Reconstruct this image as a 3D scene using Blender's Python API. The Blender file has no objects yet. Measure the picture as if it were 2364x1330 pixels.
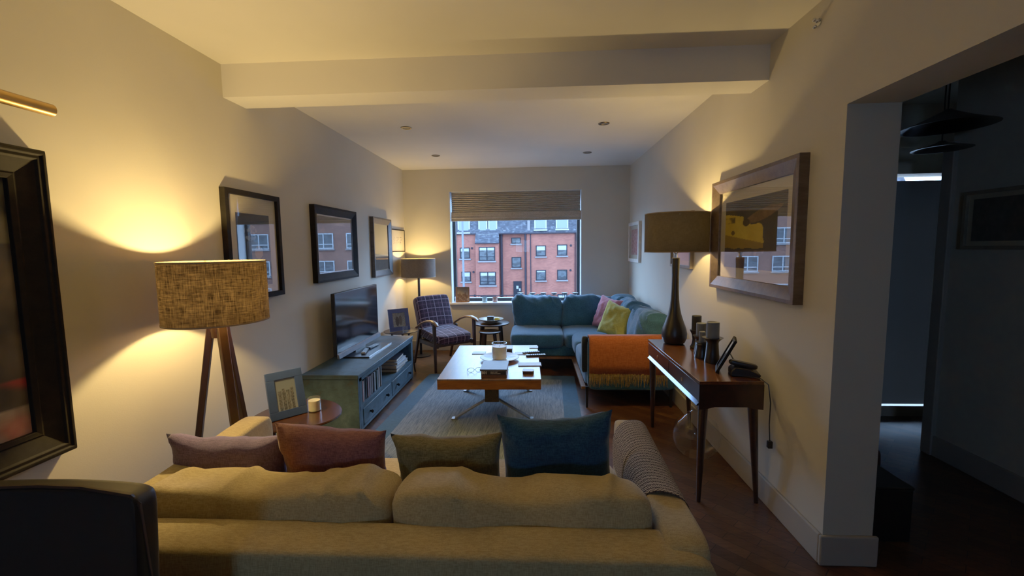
import bpy, bmesh, math, random
from mathutils import Vector, Matrix, noise, Euler
random.seed(7)
PI = math.pi
COL = bpy.context.scene.collection

# ------------------------------------------------------------------ helpers
def lin(c):
    return c / 12.92 if c <= 0.04045 else ((c + 0.055) / 1.055) ** 2.4
def C(r, g, b):
    return (lin(r / 255), lin(g / 255), lin(b / 255), 1)

def link(o, parent=None):
    COL.objects.link(o)
    if parent is not None:
        o.parent = parent
    return o

def tag(o, label=None, cat=None, group=None, kind=None):
    if label: o['label'] = label
    if cat: o['category'] = cat
    if group: o['group'] = group
    if kind: o['kind'] = kind
    return o

def thing(name, label, cat, loc=(0, 0, 0), rz=0, group=None):
    o = bpy.data.objects.new(name, None)
    o.empty_display_size = 0.05
    o.location = loc
    o.rotation_euler = (0, 0, rz)
    link(o)
    return tag(o, label, cat, group)

def obj(name, bm, mat, parent=None, smooth=True, loc=None, rot=None, bevel=0, seg=2, sharp=35):
    me = bpy.data.meshes.new(name)
    bmesh.ops.recalc_face_normals(bm, faces=bm.faces[:])
    if smooth:
        lim = math.radians(sharp)
        for e in bm.edges:
            if len(e.link_faces) == 2 and e.calc_face_angle(0) > lim:
                e.smooth = False
        for f in bm.faces:
            f.smooth = True
    bm.to_mesh(me)
    bm.free()
    mats = mat if isinstance(mat, (list, tuple)) else [mat]
    for m in mats:
        me.materials.append(m)
    o = bpy.data.objects.new(name, me)
    link(o, parent)
    if loc is not None: o.location = loc
    if rot is not None: o.rotation_euler = rot
    if bevel:
        b = o.modifiers.new('bevel', 'BEVEL')
        b.width = bevel
        b.segments = seg
        b.limit_method = 'ANGLE'
        b.angle_limit = math.radians(40)
        b.harden_normals = False
    return o

def nb():
    return bmesh.new()

def box(bm, x0, x1, y0, y1, z0, z1, mi=0, M=None):
    vs = [bm.verts.new(Vector((x, y, z)) if M is None else M @ Vector((x, y, z)))
          for x in (x0, x1) for y in (y0, y1) for z in (z0, z1)]
    for a in ((0, 1, 3, 2), (4, 6, 7, 5), (0, 4, 5, 1), (2, 3, 7, 6), (0, 2, 6, 4), (1, 5, 7, 3)):
        f = bm.faces.new([vs[i] for i in a])
        f.material_index = mi
    return bm

def bx(*a, **k):
    return box(nb(), *a, **k)

def prism(bm, pts, axis, a0, a1, mi=0):
    """extrude a 2D outline along axis ('x','y','z'); pts in the remaining two axes order"""
    def mk(p, a):
        if axis == 'x': return (a, p[0], p[1])
        if axis == 'y': return (p[0], a, p[1])
        return (p[0], p[1], a)
    A = [bm.verts.new(mk(p, a0)) for p in pts]
    B = [bm.verts.new(mk(p, a1)) for p in pts]
    n = len(pts)
    for i in range(n):
        bm.faces.new((A[i], A[(i + 1) % n], B[(i + 1) % n], B[i])).material_index = mi
    bm.faces.new(A).material_index = mi
    bm.faces.new(B).material_index = mi
    return bm

def lathe(bm, prof, seg=40, c=(0, 0, 0), cap=True, mi=0):
    """prof = [(r,z)...]"""
    rings = []
    for r, z in prof:
        if r < 1e-5:
            rings.append([bm.verts.new((c[0], c[1], c[2] + z))])
        else:
            rings.append([bm.verts.new((c[0] + r * math.cos(2 * PI * i / seg), c[1] + r * math.sin(2 * PI * i / seg), c[2] + z)) for i in range(seg)])
    for a, b in zip(rings, rings[1:]):
        for i in range(seg):
            j = (i + 1) % seg
            if len(a) == 1 and len(b) == 1: continue
            if len(a) == 1: f = bm.faces.new((a[0], b[i], b[j]))
            elif len(b) == 1: f = bm.faces.new((a[i], b[0], a[j]))
            else: f = bm.faces.new((a[i], b[i], b[j], a[j]))
            f.material_index = mi
    if cap:
        for r in (rings[0], rings[-1]):
            if len(r) > 2:
                bm.faces.new(r).material_index = mi
    return bm

def tube(bm, pts, r, seg=10, r2=None, flat=1.0, cap=True, mi=0):
    """swept tube along points; r may be list"""
    pts = [Vector(p) for p in pts]
    n = len(pts)
    rs = r if isinstance(r, (list, tuple)) else [r + ((r2 - r) * i / (n - 1) if r2 is not None else 0) for i in range(n)]
    up = Vector((0, 0, 1))
    rings = []
    prev = None
    for i, p in enumerate(pts):
        t = (pts[min(i + 1, n - 1)] - pts[max(i - 1, 0)]).normalized()
        s = t.cross(up)
        if s.length < 1e-3: s = t.cross(Vector((0, 1, 0)))
        s.normalize()
        if prev is not None and s.dot(prev) < 0: s = -s
        prev = s
        u = s.cross(t).normalized()
        rings.append([bm.verts.new(p + rs[i] * (math.cos(2 * PI * k / seg) * s + flat * math.sin(2 * PI * k / seg) * u)) for k in range(seg)])
    for a, b in zip(rings, rings[1:]):
        for k in range(seg):
            bm.faces.new((a[k], a[(k + 1) % seg], b[(k + 1) % seg], b[k])).material_index = mi
    if cap:
        bm.faces.new(rings[0]).material_index = mi
        bm.faces.new(rings[-1]).material_index = mi
    return bm

def bar(bm, p, q, w0, d0, w1=None, d1=None, xdir=(1, 0, 0), mi=0):
    """tapered rectangular bar"""
    p, q = Vector(p), Vector(q)
    t = (q - p).normalized()
    x = Vector(xdir)
    x = (x - t * x.dot(t)).normalized()
    y = t.cross(x)
    w1 = w0 if w1 is None else w1
    d1 = d0 if d1 is None else d1
    A = [bm.verts.new(p + x * sx * w0 / 2 + y * sy * d0 / 2) for sx, sy in ((-1, -1), (1, -1), (1, 1), (-1, 1))]
    B = [bm.verts.new(q + x * sx * w1 / 2 + y * sy * d1 / 2) for sx, sy in ((-1, -1), (1, -1), (1, 1), (-1, 1))]
    for i in range(4):
        bm.faces.new((A[i], A[(i + 1) % 4], B[(i + 1) % 4], B[i])).material_index = mi
    bm.faces.new(A).material_index = mi
    bm.faces.new(B).material_index = mi
    return bm

def soft_box(w, d, h, n=8.0, cuts=(22, 10, 12), wr=0.0, ws=6.0, seed=0, bulge=0.0, dirx=1.0):
    """rounded, wrinkled upholstery block centred at the origin"""
    bm = nb()
    vmap = {}
    cx, cy, cz = cuts
    def V(i, j, k):
        key = (i, j, k)
        if key in vmap: return vmap[key]
        x, y, z = 2 * i / cx - 1, 2 * j / cy - 1, 2 * k / cz - 1
        # finer spacing at rims
        x, y, z = [math.copysign(abs(math.sin(t * PI / 2)) ** 0.9, t) if t else 0 for t in (x, y, z)]
        m = (abs(x) ** n + abs(y) ** n + abs(z) ** n) ** (1 / n)
        p = Vector((x / m, y / m, z / m))
        q = Vector((p.x * w / 2, p.y * d / 2, p.z * h / 2))
        if bulge:
            q.y += bulge * p.y * (1 - p.x ** 2) * (1 - p.z ** 2)
            q.z += bulge * 0.6 * p.z * (1 - p.x ** 4) * (1 - p.y ** 2)
        if wr:
            s = Vector((q.x * ws * dirx + seed * 7.1, q.y * ws, q.z * ws * 0.6 + seed))
            a = noise.noise(s)
            b = 1 - abs(noise.noise(Vector(((q.x + q.z * 0.9) * ws * 1.5 + seed * 3, (q.z - q.x) * ws * 0.35, q.y * ws * 0.4)))) * 2
            amt = wr * (a * 0.6 + 0.6 * max(0, b - 0.55) * (0.35 + abs(p.x) * 0.4 + max(0, p.z) * 0.6))
            q += Vector((p.x / max(w, .1), p.y / max(d, .1), p.z / max(h, .1))).normalized() * amt
        vmap[key] = bm.verts.new(q)
        return vmap[key]
    for i in range(cx):
        for j in range(cy):
            bm.faces.new((V(i, j, 0), V(i + 1, j, 0), V(i + 1, j + 1, 0), V(i, j + 1, 0)))
            bm.faces.new((V(i, j, cz), V(i + 1, j, cz), V(i + 1, j + 1, cz), V(i, j + 1, cz)))
    for i in range(cx):
        for k in range(cz):
            bm.faces.new((V(i, 0, k), V(i + 1, 0, k), V(i + 1, 0, k + 1), V(i, 0, k + 1)))
            bm.faces.new((V(i, cy, k), V(i + 1, cy, k), V(i + 1, cy, k + 1), V(i, cy, k + 1)))
    for j in range(cy):
        for k in range(cz):
            bm.faces.new((V(0, j, k), V(0, j + 1, k), V(0, j + 1, k + 1), V(0, j, k + 1)))
            bm.faces.new((V(cx, j, k), V(cx, j + 1, k), V(cx, j + 1, k + 1), V(cx, j, k + 1)))
    return bm

def pillow_mesh(w, h, d, pinch=0.09, seed=0, sag=0.0, n=26):
    """scatter cushion: width x, height z, thickness y, bottom edge at z=0"""
    bm = nb()
    g = {}
    for s in (-1, 1):
        for i in range(n + 1):
            for j in range(n + 1):
                edge = i in (0, n) or j in (0, n)
                if edge and s == 1:
                    g[(s, i, j)] = g[(-1, i, j)]
                    continue
                u, v = 2 * i / n - 1, 2 * j / n - 1
                px = u * (1 - pinch * (1 - v * v) * abs(u))
                pz = v * (1 - pinch * (1 - u * u) * abs(v))
                if v > 0: pz -= sag * (1 - u * u) * v * 2
                t = max(0, (1 - u ** 4) * (1 - v ** 4)) ** 0.55
                t *= 1 + 0.18 * noise.noise(Vector((u * 1.7 + seed, v * 1.7, s)))
                nz = 0.012 * noise.noise(Vector((u * 4 + seed * 3, v * 4, s * 2)))
                g[(s, i, j)] = bm.verts.new((px * w / 2, s * t * d / 2 + nz, (pz + 1) * h / 2 + 0.008 * noise.noise(Vector((u * 3, seed, 0)))))
    for s in (-1, 1):
        for i in range(n):
            for j in range(n):
                vs = [g[(s, i, j)], g[(s, i + 1, j)], g[(s, i + 1, j + 1)], g[(s, i, j + 1)]]
                try: bm.faces.new(vs if s < 0 else vs[::-1])
                except ValueError: pass
    return bm

def sheet(prof, fn, ncross, thick, name, mat, parent):
    """prof: list of (a,b) along; fn(t, a, b)->(x,y,z) for t in 0..1"""
    bm = nb()
    rows = [[bm.verts.new(fn(k / ncross, a, b, i / (len(prof) - 1))) for k in range(ncross + 1)] for i, (a, b) in enumerate(prof)]
    for r0, r1 in zip(rows, rows[1:]):
        for k in range(ncross):
            bm.faces.new((r0[k], r0[k + 1], r1[k + 1], r1[k]))
    o = obj(name, bm, mat, parent, sharp=80)
    m = o.modifiers.new('solid', 'SOLIDIFY')
    m.thickness = thick
    m.offset = 0
    return o

def text_bm(body, size, depth=0.0006, bold=0.0):
    cu = bpy.data.curves.new('lettering', 'FONT')
    cu.body = body
    cu.size = size
    cu.extrude = depth
    cu.offset = bold
    cu.align_x = 'LEFT'
    cu.align_y = 'CENTER'
    o = bpy.data.objects.new('lettering_tmp', cu)
    COL.objects.link(o)
    dg = bpy.context.evaluated_depsgraph_get()
    me = bpy.data.meshes.new_from_object(o.evaluated_get(dg))
    bm = nb()
    bm.from_mesh(me)
    bpy.data.objects.remove(o)
    bpy.data.curves.remove(cu)
    return bm

# ------------------------------------------------------------------ materials
class N:
    def __init__(s, name):
        s.m = bpy.data.materials.new(name)
        s.m.use_nodes = True
        s.t = s.m.node_tree
        s.b = s.t.nodes['Principled BSDF']
        s.out = s.t.nodes['Material Output']
        s.tc = None
    def n(s, typ, **kw):
        x = s.t.nodes.new(typ)
        for k, v in kw.items():
            if k.startswith('i_'):
                x.inputs[k[2:].replace('_', ' ')].default_value = v
            else:
                setattr(x, k, v)
        return x
    def l(s, a, b): s.t.links.new(a, b)
    def co(s, sc=(1, 1, 1), rot=(0, 0, 0), kind='Object'):
        if s.tc is None: s.tc = s.n('ShaderNodeTexCoord')
        m = s.n('ShaderNodeMapping')
        m.inputs['Scale'].default_value = sc
        m.inputs['Rotation'].default_value = rot
        s.l(s.tc.outputs[kind], m.inputs['Vector'])
        return m.outputs[0]
    def noise(s, vec, scale, detail=3, rough=0.55):
        x = s.n('ShaderNodeTexNoise')
        x.inputs['Scale'].default_value = scale
        x.inputs['Detail'].default_value = detail
        x.inputs['Roughness'].default_value = rough
        s.l(vec, x.inputs['Vector'])
        return x.outputs['Fac']
    def ramp(s, fac, stops):
        r = s.n('ShaderNodeValToRGB')
        e = r.color_ramp.elements
        while len(e) < len(stops): e.new(0.5)
        for k, (p, c) in enumerate(stops):
            e[k].position = p
            e[k].color = c
        s.l(fac, r.inputs[0])
        return r.outputs[0]
    def mix(s, fac, a, b, mode='MIX'):
        x = s.n('ShaderNodeMix', data_type='RGBA', blend_type=mode)
        for v, k in ((fac, 0), (a, 6), (b, 7)):
            if hasattr(v, 'is_output'): s.l(v, x.inputs[k])
            else: x.inputs[k].default_value = v
        return x.outputs[2]
    def math(s, op, a, b=None):
        x = s.n('ShaderNodeMath', operation=op)
        for v, k in ((a, 0), (b, 1)):
            if v is None: continue
            if hasattr(v, 'is_output'): s.l(v, x.inputs[k])
            else: x.inputs[k].default_value = v
        return x.outputs[0]
    def bump(s, h, strength, dist=0.01):
        b = s.n('ShaderNodeBump')
        b.inputs['Strength'].default_value = strength
        b.inputs['Distance'].default_value = dist
        s.l(h, b.inputs['Height'])
        s.l(b.outputs[0], s.b.inputs['Normal'])
    def base(s, c):
        if hasattr(c, 'is_output'): s.l(c, s.b.inputs['Base Color'])
        else: s.b.inputs['Base Color'].default_value = c
    def set(s, **kw):
        for k, v in kw.items():
            s.b.inputs[k.replace('_', ' ')].default_value = v
        return s.m

def dark(c, k): return (c[0] * k, c[1] * k, c[2] * k, 1)

def plain(name, c, rough=0.6, metal=0.0, var=0.12, scale=20, coat=0.0, spec=0.5):
    m = N(name)
    f = m.noise(m.co(), scale)
    m.base(m.ramp(f, [(0.3, dark(c, 1 - var)), (0.7, dark(c, 1 + var))]))
    return m.set(Roughness=rough, Metallic=metal, Coat_Weight=coat, Specular_IOR_Level=spec)

def paint(name, c, bump=0.15, rough=0.75):
    m = N(name)
    v = m.co()
    f = m.noise(v, 2.2, 2)
    m.base(m.ramp(f, [(0.3, dark(c, 0.97)), (0.7, dark(c, 1.03))]))
    m.bump(m.noise(v, 160, 2), bump, 0.002)
    return m.set(Roughness=rough)

def fabric(name, c, c2=None, scale=420, bump=0.35, patch=5, var=0.18):
    c2 = c2 or dark(c, 0.72)
    m = N(name)
    v = m.co()
    a = m.noise(m.co((1, 1, 0.12)), scale, 2)
    b = m.noise(m.co((0.12, 0.5, 1)), scale, 2)
    w = m.math('ADD', m.math('MULTIPLY', a, 0.5), m.math('MULTIPLY', b, 0.5))
    col = m.ramp(w, [(0.4, c2), (0.6, c)])
    big = m.ramp(m.noise(v, patch, 3), [(0.3, dark((1, 1, 1), 1 - var)), (0.7, (1, 1, 1, 1))])
    m.base(m.mix(1.0, col, big, 'MULTIPLY'))
    m.bump(w, bump, 0.003)
    m.set(Roughness=0.95, Specular_IOR_Level=0.15, Sheen_Weight=0.25, Sheen_Roughness=0.5)
    return m.m

def wood(name, c1, c2, stretch=(1, 12, 12), scale=3.0, rough=0.4, coat=0.0, bump=0.05, spec=0.5):
    m = N(name)
    v = m.co(stretch)
    f = m.noise(v, scale, 6, 0.65)
    g = m.noise(m.co(tuple(x * 6 for x in stretch)), scale, 3)
    h = m.math('ADD', m.math('MULTIPLY', f, 0.75), m.math('MULTIPLY', g, 0.25))
    m.base(m.ramp(h, [(0.32, c1), (0.62, c2)]))
    m.bump(h, bump, 0.004)
    return m.set(Roughness=rough, Coat_Weight=coat, Coat_Roughness=0.12, Specular_IOR_Level=spec)

def metal(name, c, rough=0.25):
    return plain(name, c, rough, 1.0, 0.05)

def pane(name, tint=(1, 1, 1, 1), rough=0.0, ior=1.5):
    """thin clear glazing: straight-through transparency with Fresnel reflection"""
    m = N(name)
    t = m.n('ShaderNodeBsdfTransparent')
    t.inputs[0].default_value = tint
    g = m.n('ShaderNodeBsdfGlossy')
    g.inputs['Roughness'].default_value = rough
    g.inputs[0].default_value = (1, 1, 1, 1)
    fr = m.n('ShaderNodeFresnel')
    ge = m.n('ShaderNodeNewGeometry')
    k = m.math('ADD', ior, m.math('MULTIPLY', ge.outputs['Backfacing'], 1 / ior - ior))
    m.l(k, fr.inputs[0])
    mx = m.n('ShaderNodeMixShader')
    m.l(fr.outputs[0], mx.inputs[0])
    m.l(t.outputs[0], mx.inputs[1])
    m.l(g.outputs[0], mx.inputs[2])
    m.l(mx.outputs[0], m.out.inputs[0])
    m.t.nodes.remove(m.b)
    return m.m

def attr_mat(name, rough=0.7, coat=0.0):
    m = N(name)
    a = m.n('ShaderNodeVertexColor')
    a.layer_name = 'paint'
    m.base(a.outputs[0])
    return m.set(Roughness=rough, Coat_Weight=coat)

MAT = {}
MAT['wall'] = paint('wall_paint', (0.60, 0.56, 0.465, 1))
MAT['ceiling'] = paint('ceiling_paint', (0.72, 0.69, 0.63, 1))
MAT['skirting'] = paint('skirting_paint', (0.40, 0.37, 0.32, 1), 0.05, 0.5)
MAT['white'] = paint('white_gloss_paint', (0.72, 0.74, 0.76, 1), 0.03, 0.35)
MAT['reveal'] = paint('window_reveal_paint', (0.7, 0.72, 0.74, 1), 0.03, 0.5)

def floor_mat():
    m = N('parquet_floor')
    v = m.co((1, 1, 1), (0, 0, PI / 4))
    b = m.n('ShaderNodeTexBrick')
    b.offset = 0.5
    b.inputs['Scale'].default_value = 1
    b.inputs['Brick Width'].default_value = 0.28
    b.inputs['Row Height'].default_value = 0.07
    b.inputs['Mortar Size'].default_value = 0.0016
    b.inputs['Color1'].default_value = C(104, 70, 44)
    b.inputs['Color2'].default_value = C(72, 46, 29)
    b.inputs['Mortar'].default_value = C(30, 18, 12)
    m.l(v, b.inputs['Vector'])
    g = m.noise(m.co((3, 18, 1), (0, 0, PI / 4)), 4, 5)
    col = m.mix(0.7, b.outputs['Color'], m.ramp(g, [(0.3, (0.45, 0.42, 0.4, 1)), (0.7, (1.2, 1.15, 1.1, 1))]), 'MULTIPLY')
    m.base(col)
    m.bump(b.outputs['Fac'], -0.15, 0.002)
    r = m.ramp(m.noise(m.co(), 3, 3), [(0.3, (0.3, 0.3, 0.3, 1)), (0.7, (0.45, 0.45, 0.45, 1))])
    m.l(r, m.b.inputs['Roughness'])
    return m.m
MAT['floor'] = floor_mat()

MAT['mustard'] = fabric('mustard_beige_upholstery', C(204, 184, 132), C(176, 154, 104), 380)
MAT['teal'] = fabric('teal_upholstery', C(64, 116, 148), C(44, 86, 114), 380, var=0.25)
MAT['lavender'] = fabric('mauve_wool', C(122, 104, 152), C(92, 78, 122), 300)
MAT['rose'] = fabric('dusty_rose_wool', C(158, 104, 102), C(124, 78, 80), 300)
MAT['olive'] = fabric('olive_wool', C(140, 130, 88), C(108, 98, 64), 300)
MAT['navy'] = fabric('dark_teal_wool', C(52, 92, 118), C(34, 66, 90), 300)
MAT['pink'] = fabric('pink_wool', C(200, 122, 140), C(160, 86, 108), 300)
MAT['yellow'] = fabric('yellow_wool', C(206, 204, 96), C(180, 172, 70), 300)
MAT['orange'] = fabric('orange_mohair', C(200, 106, 56), C(168, 82, 40), 220, 0.8)
MAT['fringe'] = fabric('ochre_fringe', C(190, 156, 86), C(140, 112, 62), 220, 0.5)
MAT['steel'] = metal('brushed_steel', C(150, 152, 156), 0.3)
MAT['chrome'] = metal('polished_chrome', C(205, 207, 210), 0.12)
MAT['brass'] = metal('aged_brass', C(190, 150, 90), 0.3)
MAT['black'] = plain('black_lacquer', C(22, 20, 20), 0.35)
MAT['blackframe'] = wood('black_stained_wood', C(15, 13, 12), C(30, 27, 24), (1, 6, 6), 4, 0.65, spec=.12)
MAT['leather'] = plain('black_leather', C(15, 16, 22), 0.42, var=0.25, scale=90)
MAT['walnut'] = wood('dark_walnut', C(32, 17, 12), C(58, 31, 20), (6, 1, 6), 3, 0.28, 0.35)
MAT['walnut2'] = wood('walnut_side_table', C(44, 25, 17), C(78, 46, 31), (6, 1, 6), 3, 0.26, 0.3)
MAT['darkwood'] = wood('dark_stained_oak', C(38, 24, 15), C(66, 42, 26), (8, 8, 1), 3, 0.45)
MAT['midwood'] = wood('honey_beech', C(96, 62, 36), C(146, 102, 62), (8, 8, 1), 3, 0.35)
MAT['rosewood'] = wood('table_rosewood', C(84, 50, 30), C(150, 92, 50), (5, 1.2, 5), 2.4, 0.17, 0.5, 0.02)
MAT['apron'] = wood('amber_wood_edge', C(104, 56, 20), C(176, 104, 42), (1.2, 6, 6), 2.4, 0.35, 0.2)
MAT['bookpaper'] = plain('book_pages', C(206, 200, 186), 0.8)
MAT['wax'] = plain('cream_wax', C(250, 236, 205), 0.5)
for _n in MAT['wax'].node_tree.nodes:
    if _n.type == 'BSDF_PRINCIPLED':
        _n.inputs['Subsurface Weight'].default_value = 0.6
        _n.inputs['Subsurface Radius'].default_value = (.05, .035, .02)
MAT['glass_thin'] = pane('clear_glass')
MAT['picture_glass'] = pane('picture_glazing', ior=1.75)
MAT['window_glass'] = pane('window_glazing', tint=(0.93, 0.97, 0.99, 1), ior=1.15)
MAT['mount'] = paint('cream_mount_card', C(222, 212, 186), 0.02)
MAT['bulb'] = N('lamp_bulb')
MAT['bulb'].set(Emission_Color=(1, 0.72, 0.36, 1), Emission_Strength=14, Roughness=0.4)
MAT['bulb'].base((1, 0.9, 0.7, 1)); MAT['bulb'] = MAT['bulb'].m

def tvpaint():
    m = N('distressed_teal_paint')
    v = m.co()
    f = m.noise(v, 5, 6, 0.7)
    g = m.noise(m.co((1, 0.4, 3)), 30, 5, 0.7)
    col = m.ramp(f, [(0.28, C(70, 66, 60)), (0.42, C(54, 78, 90)), (0.6, C(74, 100, 116)), (0.75, C(112, 134, 144))])
    col = m.mix(m.ramp(g, [(0.58, (0, 0, 0, 1)), (0.68, (0.6, 0.6, 0.6, 1))]), col, C(56, 46, 34))
    m.base(col)
    m.bump(g, 0.25, 0.004)
    return m.set(Roughness=0.5)
MAT['tvpaint'] = tvpaint()

def tartan():
    m = N('purple_tartan_wool')
    if m.tc is None: m.tc = m.n('ShaderNodeTexCoord')
    s = m.n('ShaderNodeSeparateXYZ')
    m.l(m.tc.outputs['Object'], s.inputs[0])
    x = s.outputs[0]
    yz = m.math('ADD', s.outputs[1], s.outputs[2])
    def band(c, per, w, off=0.0):
        return m.math('LESS_THAN', m.math('FRACT', m.math('ADD', m.math('MULTIPLY', c, 1 / per), off + 50)), w)
    col = m.mix(m.noise(m.co(), 200), C(50, 38, 50), C(72, 56, 72))
    wide = m.math('MULTIPLY', m.math('ADD', band(x, 0.115, 0.5, 0.2), band(yz, 0.115, 0.5, 0.2)), 0.35)
    col = m.mix(wide, col, C(40, 30, 48))
    thin = m.math('MULTIPLY', m.math('MAXIMUM', band(x, 0.115, 0.08), band(yz, 0.115, 0.08)), 0.62)
    col = m.mix(thin, col, C(176, 156, 176))
    thin2 = m.math('MULTIPLY', m.math('MAXIMUM', band(x, 0.115, 0.05, 0.45), band(yz, 0.115, 0.05, 0.45)), 0.35)
    col = m.mix(thin2, col, C(150, 110, 140))
    m.base(col)
    return m.set(Roughness=0.95, Specular_IOR_Level=0.1, Sheen_Weight=0.2)
MAT['tartan'] = tartan()

def linen(name, c1, c2, trans, thru, scale=1.0):
    """woven shade cloth, lets a share of the bulb light through"""
    m = N(name)
    m.tc = m.n('ShaderNodeTexCoord')
    s = m.n('ShaderNodeSeparateXYZ')
    m.l(m.tc.outputs['Object'], s.inputs[0])
    ang = m.math('MULTIPLY', m.math('ARCTAN2', s.outputs[1], s.outputs[0]), 0.225)
    def stretched(ka, kz):
        cb = m.n('ShaderNodeCombineXYZ')
        m.l(m.math('MULTIPLY', ang, ka), cb.inputs[0])
        m.l(m.math('MULTIPLY', s.outputs[2], kz), cb.inputs[1])
        return m.noise(cb.outputs[0], 1.0, 3, 0.6)
    a = stretched(16 * scale, 210 * scale)
    b = stretched(210 * scale, 16 * scale)
    c = stretched(30, 30)
    w = m.math('MULTIPLY', m.math('ADD', m.math('ADD', a, b), m.math('MULTIPLY', c, 0.4)), 0.42)
    m.base(m.ramp(w, [(0.4, c1), (0.6, c2)]))
    m.set(Roughness=0.9, Specular_IOR_Level=0.1)
    t = m.n('ShaderNodeBsdfTranslucent')
    m.l(m.ramp(w, [(0.40, dark(thru, 0.04)), (0.52, dark(thru, 0.4)), (0.62, thru)]), t.inputs[0])
    mx = m.n('ShaderNodeMixShader')
    mx.inputs[0].default_value = trans
    m.l(m.b.outputs[0], mx.inputs[1])
    m.l(t.outputs[0], mx.inputs[2])
    m.l(mx.outputs[0], m.out.inputs[0])
    return m.m
MAT['linen'] = linen('oatmeal_linen_shade', C(84, 66, 50), C(122, 98, 74), 0.055, (0.20, 0.125, 0.06, 1))
MAT['brownshade'] = linen('brown_card_shade', C(88, 80, 68), C(100, 92, 80), 0.03, (0.1, 0.08, 0.05, 1), 2)
MAT['greyshade'] = linen('grey_brown_shade', C(104, 92, 84), C(122, 108, 98), 0.03, (0.1, 0.08, 0.06, 1), 2)
MAT['lining'] = plain('pale_shade_lining', (0.75, 0.68, 0.5, 1), 0.8)

def knit():
    m = N('black_white_aztec_knit')
    m.tc = m.n('ShaderNodeTexCoord')
    s = m.n('ShaderNodeSeparateXYZ')
    m.l(m.tc.outputs['UV'], s.inputs[0])
    x, y = s.outputs[0], s.outputs[1]
    tri = m.math('PINGPONG', m.math('MULTIPLY', x, 90), 1.0)
    zig = m.math('FRACT', m.math('ADD', m.math('MULTIPLY', y, 100), tri))
    l1 = m.math('LESS_THAN', zig, 0.36)
    row = m.math('LESS_THAN', m.math('FRACT', m.math('MULTIPLY', y, 25)), 0.5)
    chk = m.math('LESS_THAN', m.math('FRACT', m.math('ADD', m.math('MULTIPLY', x, 150), m.math('MULTIPLY', y, 60))), 0.4)
    rule = m.math('LESS_THAN', m.math('FRACT', m.math('MULTIPLY', y, 50)), 0.22)
    pat = m.math('MAXIMUM', m.math('MAXIMUM', m.math('MULTIPLY', l1, row), m.math('MULTIPLY', chk, m.math('SUBTRACT', 1.0, row))), rule)
    nz = m.noise(m.co(), 300)
    pat = m.math('MULTIPLY', pat, m.math('ADD', 0.5, m.math('MULTIPLY', nz, 0.8)))
    m.base(m.mix(pat, C(190, 180, 170), C(38, 32, 40)))
    m.bump(nz, 0.5, 0.004)
    return m.set(Roughness=0.95, Specular_IOR_Level=0.1)
MAT['knit'] = knit()

def art(name, parent, w, h, fn, mat, plane, pos, n=72, sgn=1):
    """flat picture painted through a colour attribute. plane 'x' lies in the YZ plane, u runs along sgn*Y; 'y' lies in XZ"""
    bm = nb()
    ny = max(8, int(n * h / w)) if h > w else n
    nx = n if h > w else max(8, int(n * w / h))
    nx, ny = min(nx, 110), min(ny, 110)
    vs = []
    for j in range(ny + 1):
        row = []
        for i in range(nx + 1):
            u, v = i / nx, j / ny
            a, b = (u - 0.5) * w * sgn, (v - 0.5) * h
            row.append(bm.verts.new((0, a, b) if plane == 'x' else (a, 0, b)))
        vs.append(row)
    lay = bm.loops.layers.float_color.new('paint')
    for j in range(ny):
        for i in range(nx):
            f = bm.faces.new((vs[j][i], vs[j][i + 1], vs[j + 1][i + 1], vs[j + 1][i]))
            for lp, (du, dv) in zip(f.loops, ((0, 0), (1, 0), (1, 1), (0, 1))):
                c = fn((i + du) / nx, (j + dv) / ny)
                lp[lay] = (lin(c[0] / 255), lin(c[1] / 255), lin(c[2] / 255), 1)
    o = obj(name, bm, mat, parent, smooth=False)
    o.location = pos
    return o
MAT['print'] = attr_mat('printed_artwork', 0.75)
MAT['oil'] = attr_mat('oil_painted_canvas', 0.45)

def mixc(a, b, t):
    t = max(0, min(1, t))
    return tuple(a[i] + (b[i] - a[i]) * t for i in range(3))
def nz(u, v, s, k=0):
    return noise.noise(Vector((u * s, v * s, k * 3.7)))
def fbm(u, v, s, k=0):
    return nz(u, v, s, k) * 0.55 + nz(u, v, s * 2.3, k + 1) * 0.3 + nz(u, v, s * 5, k + 2) * 0.2

# ------------------------------------------------------------------ camera (metres; X right, Y into the room, Z up)
F_PX = 998.975
yaw, pitch, roll, CAMZ = -0.054, 0.093, 0.012, 1.486
def camera():
    cam = bpy.data.cameras.new('camera')
    cam.sensor_width = 36
    cam.sensor_fit = 'HORIZONTAL'
    cam.lens = 36 * F_PX / 2364
    cam.clip_start = 0.02
    cam.clip_end = 400
    o = bpy.data.objects.new('camera', cam)
    COL.objects.link(o)
    f = Vector((math.sin(yaw) * math.cos(pitch), math.cos(yaw) * math.cos(pitch), -math.sin(pitch)))
    r = Vector((math.cos(yaw), -math.sin(yaw), 0))
    u = r.cross(f)
    r2 = math.cos(roll) * r - math.sin(roll) * u
    u2 = math.sin(roll) * r + math.cos(roll) * u
    M = Matrix((r2, u2, -f)).transposed().to_4x4()
    M.translation = (0, 0, CAMZ)
    o.matrix_world = M
    bpy.context.scene.camera = o
camera()

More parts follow.
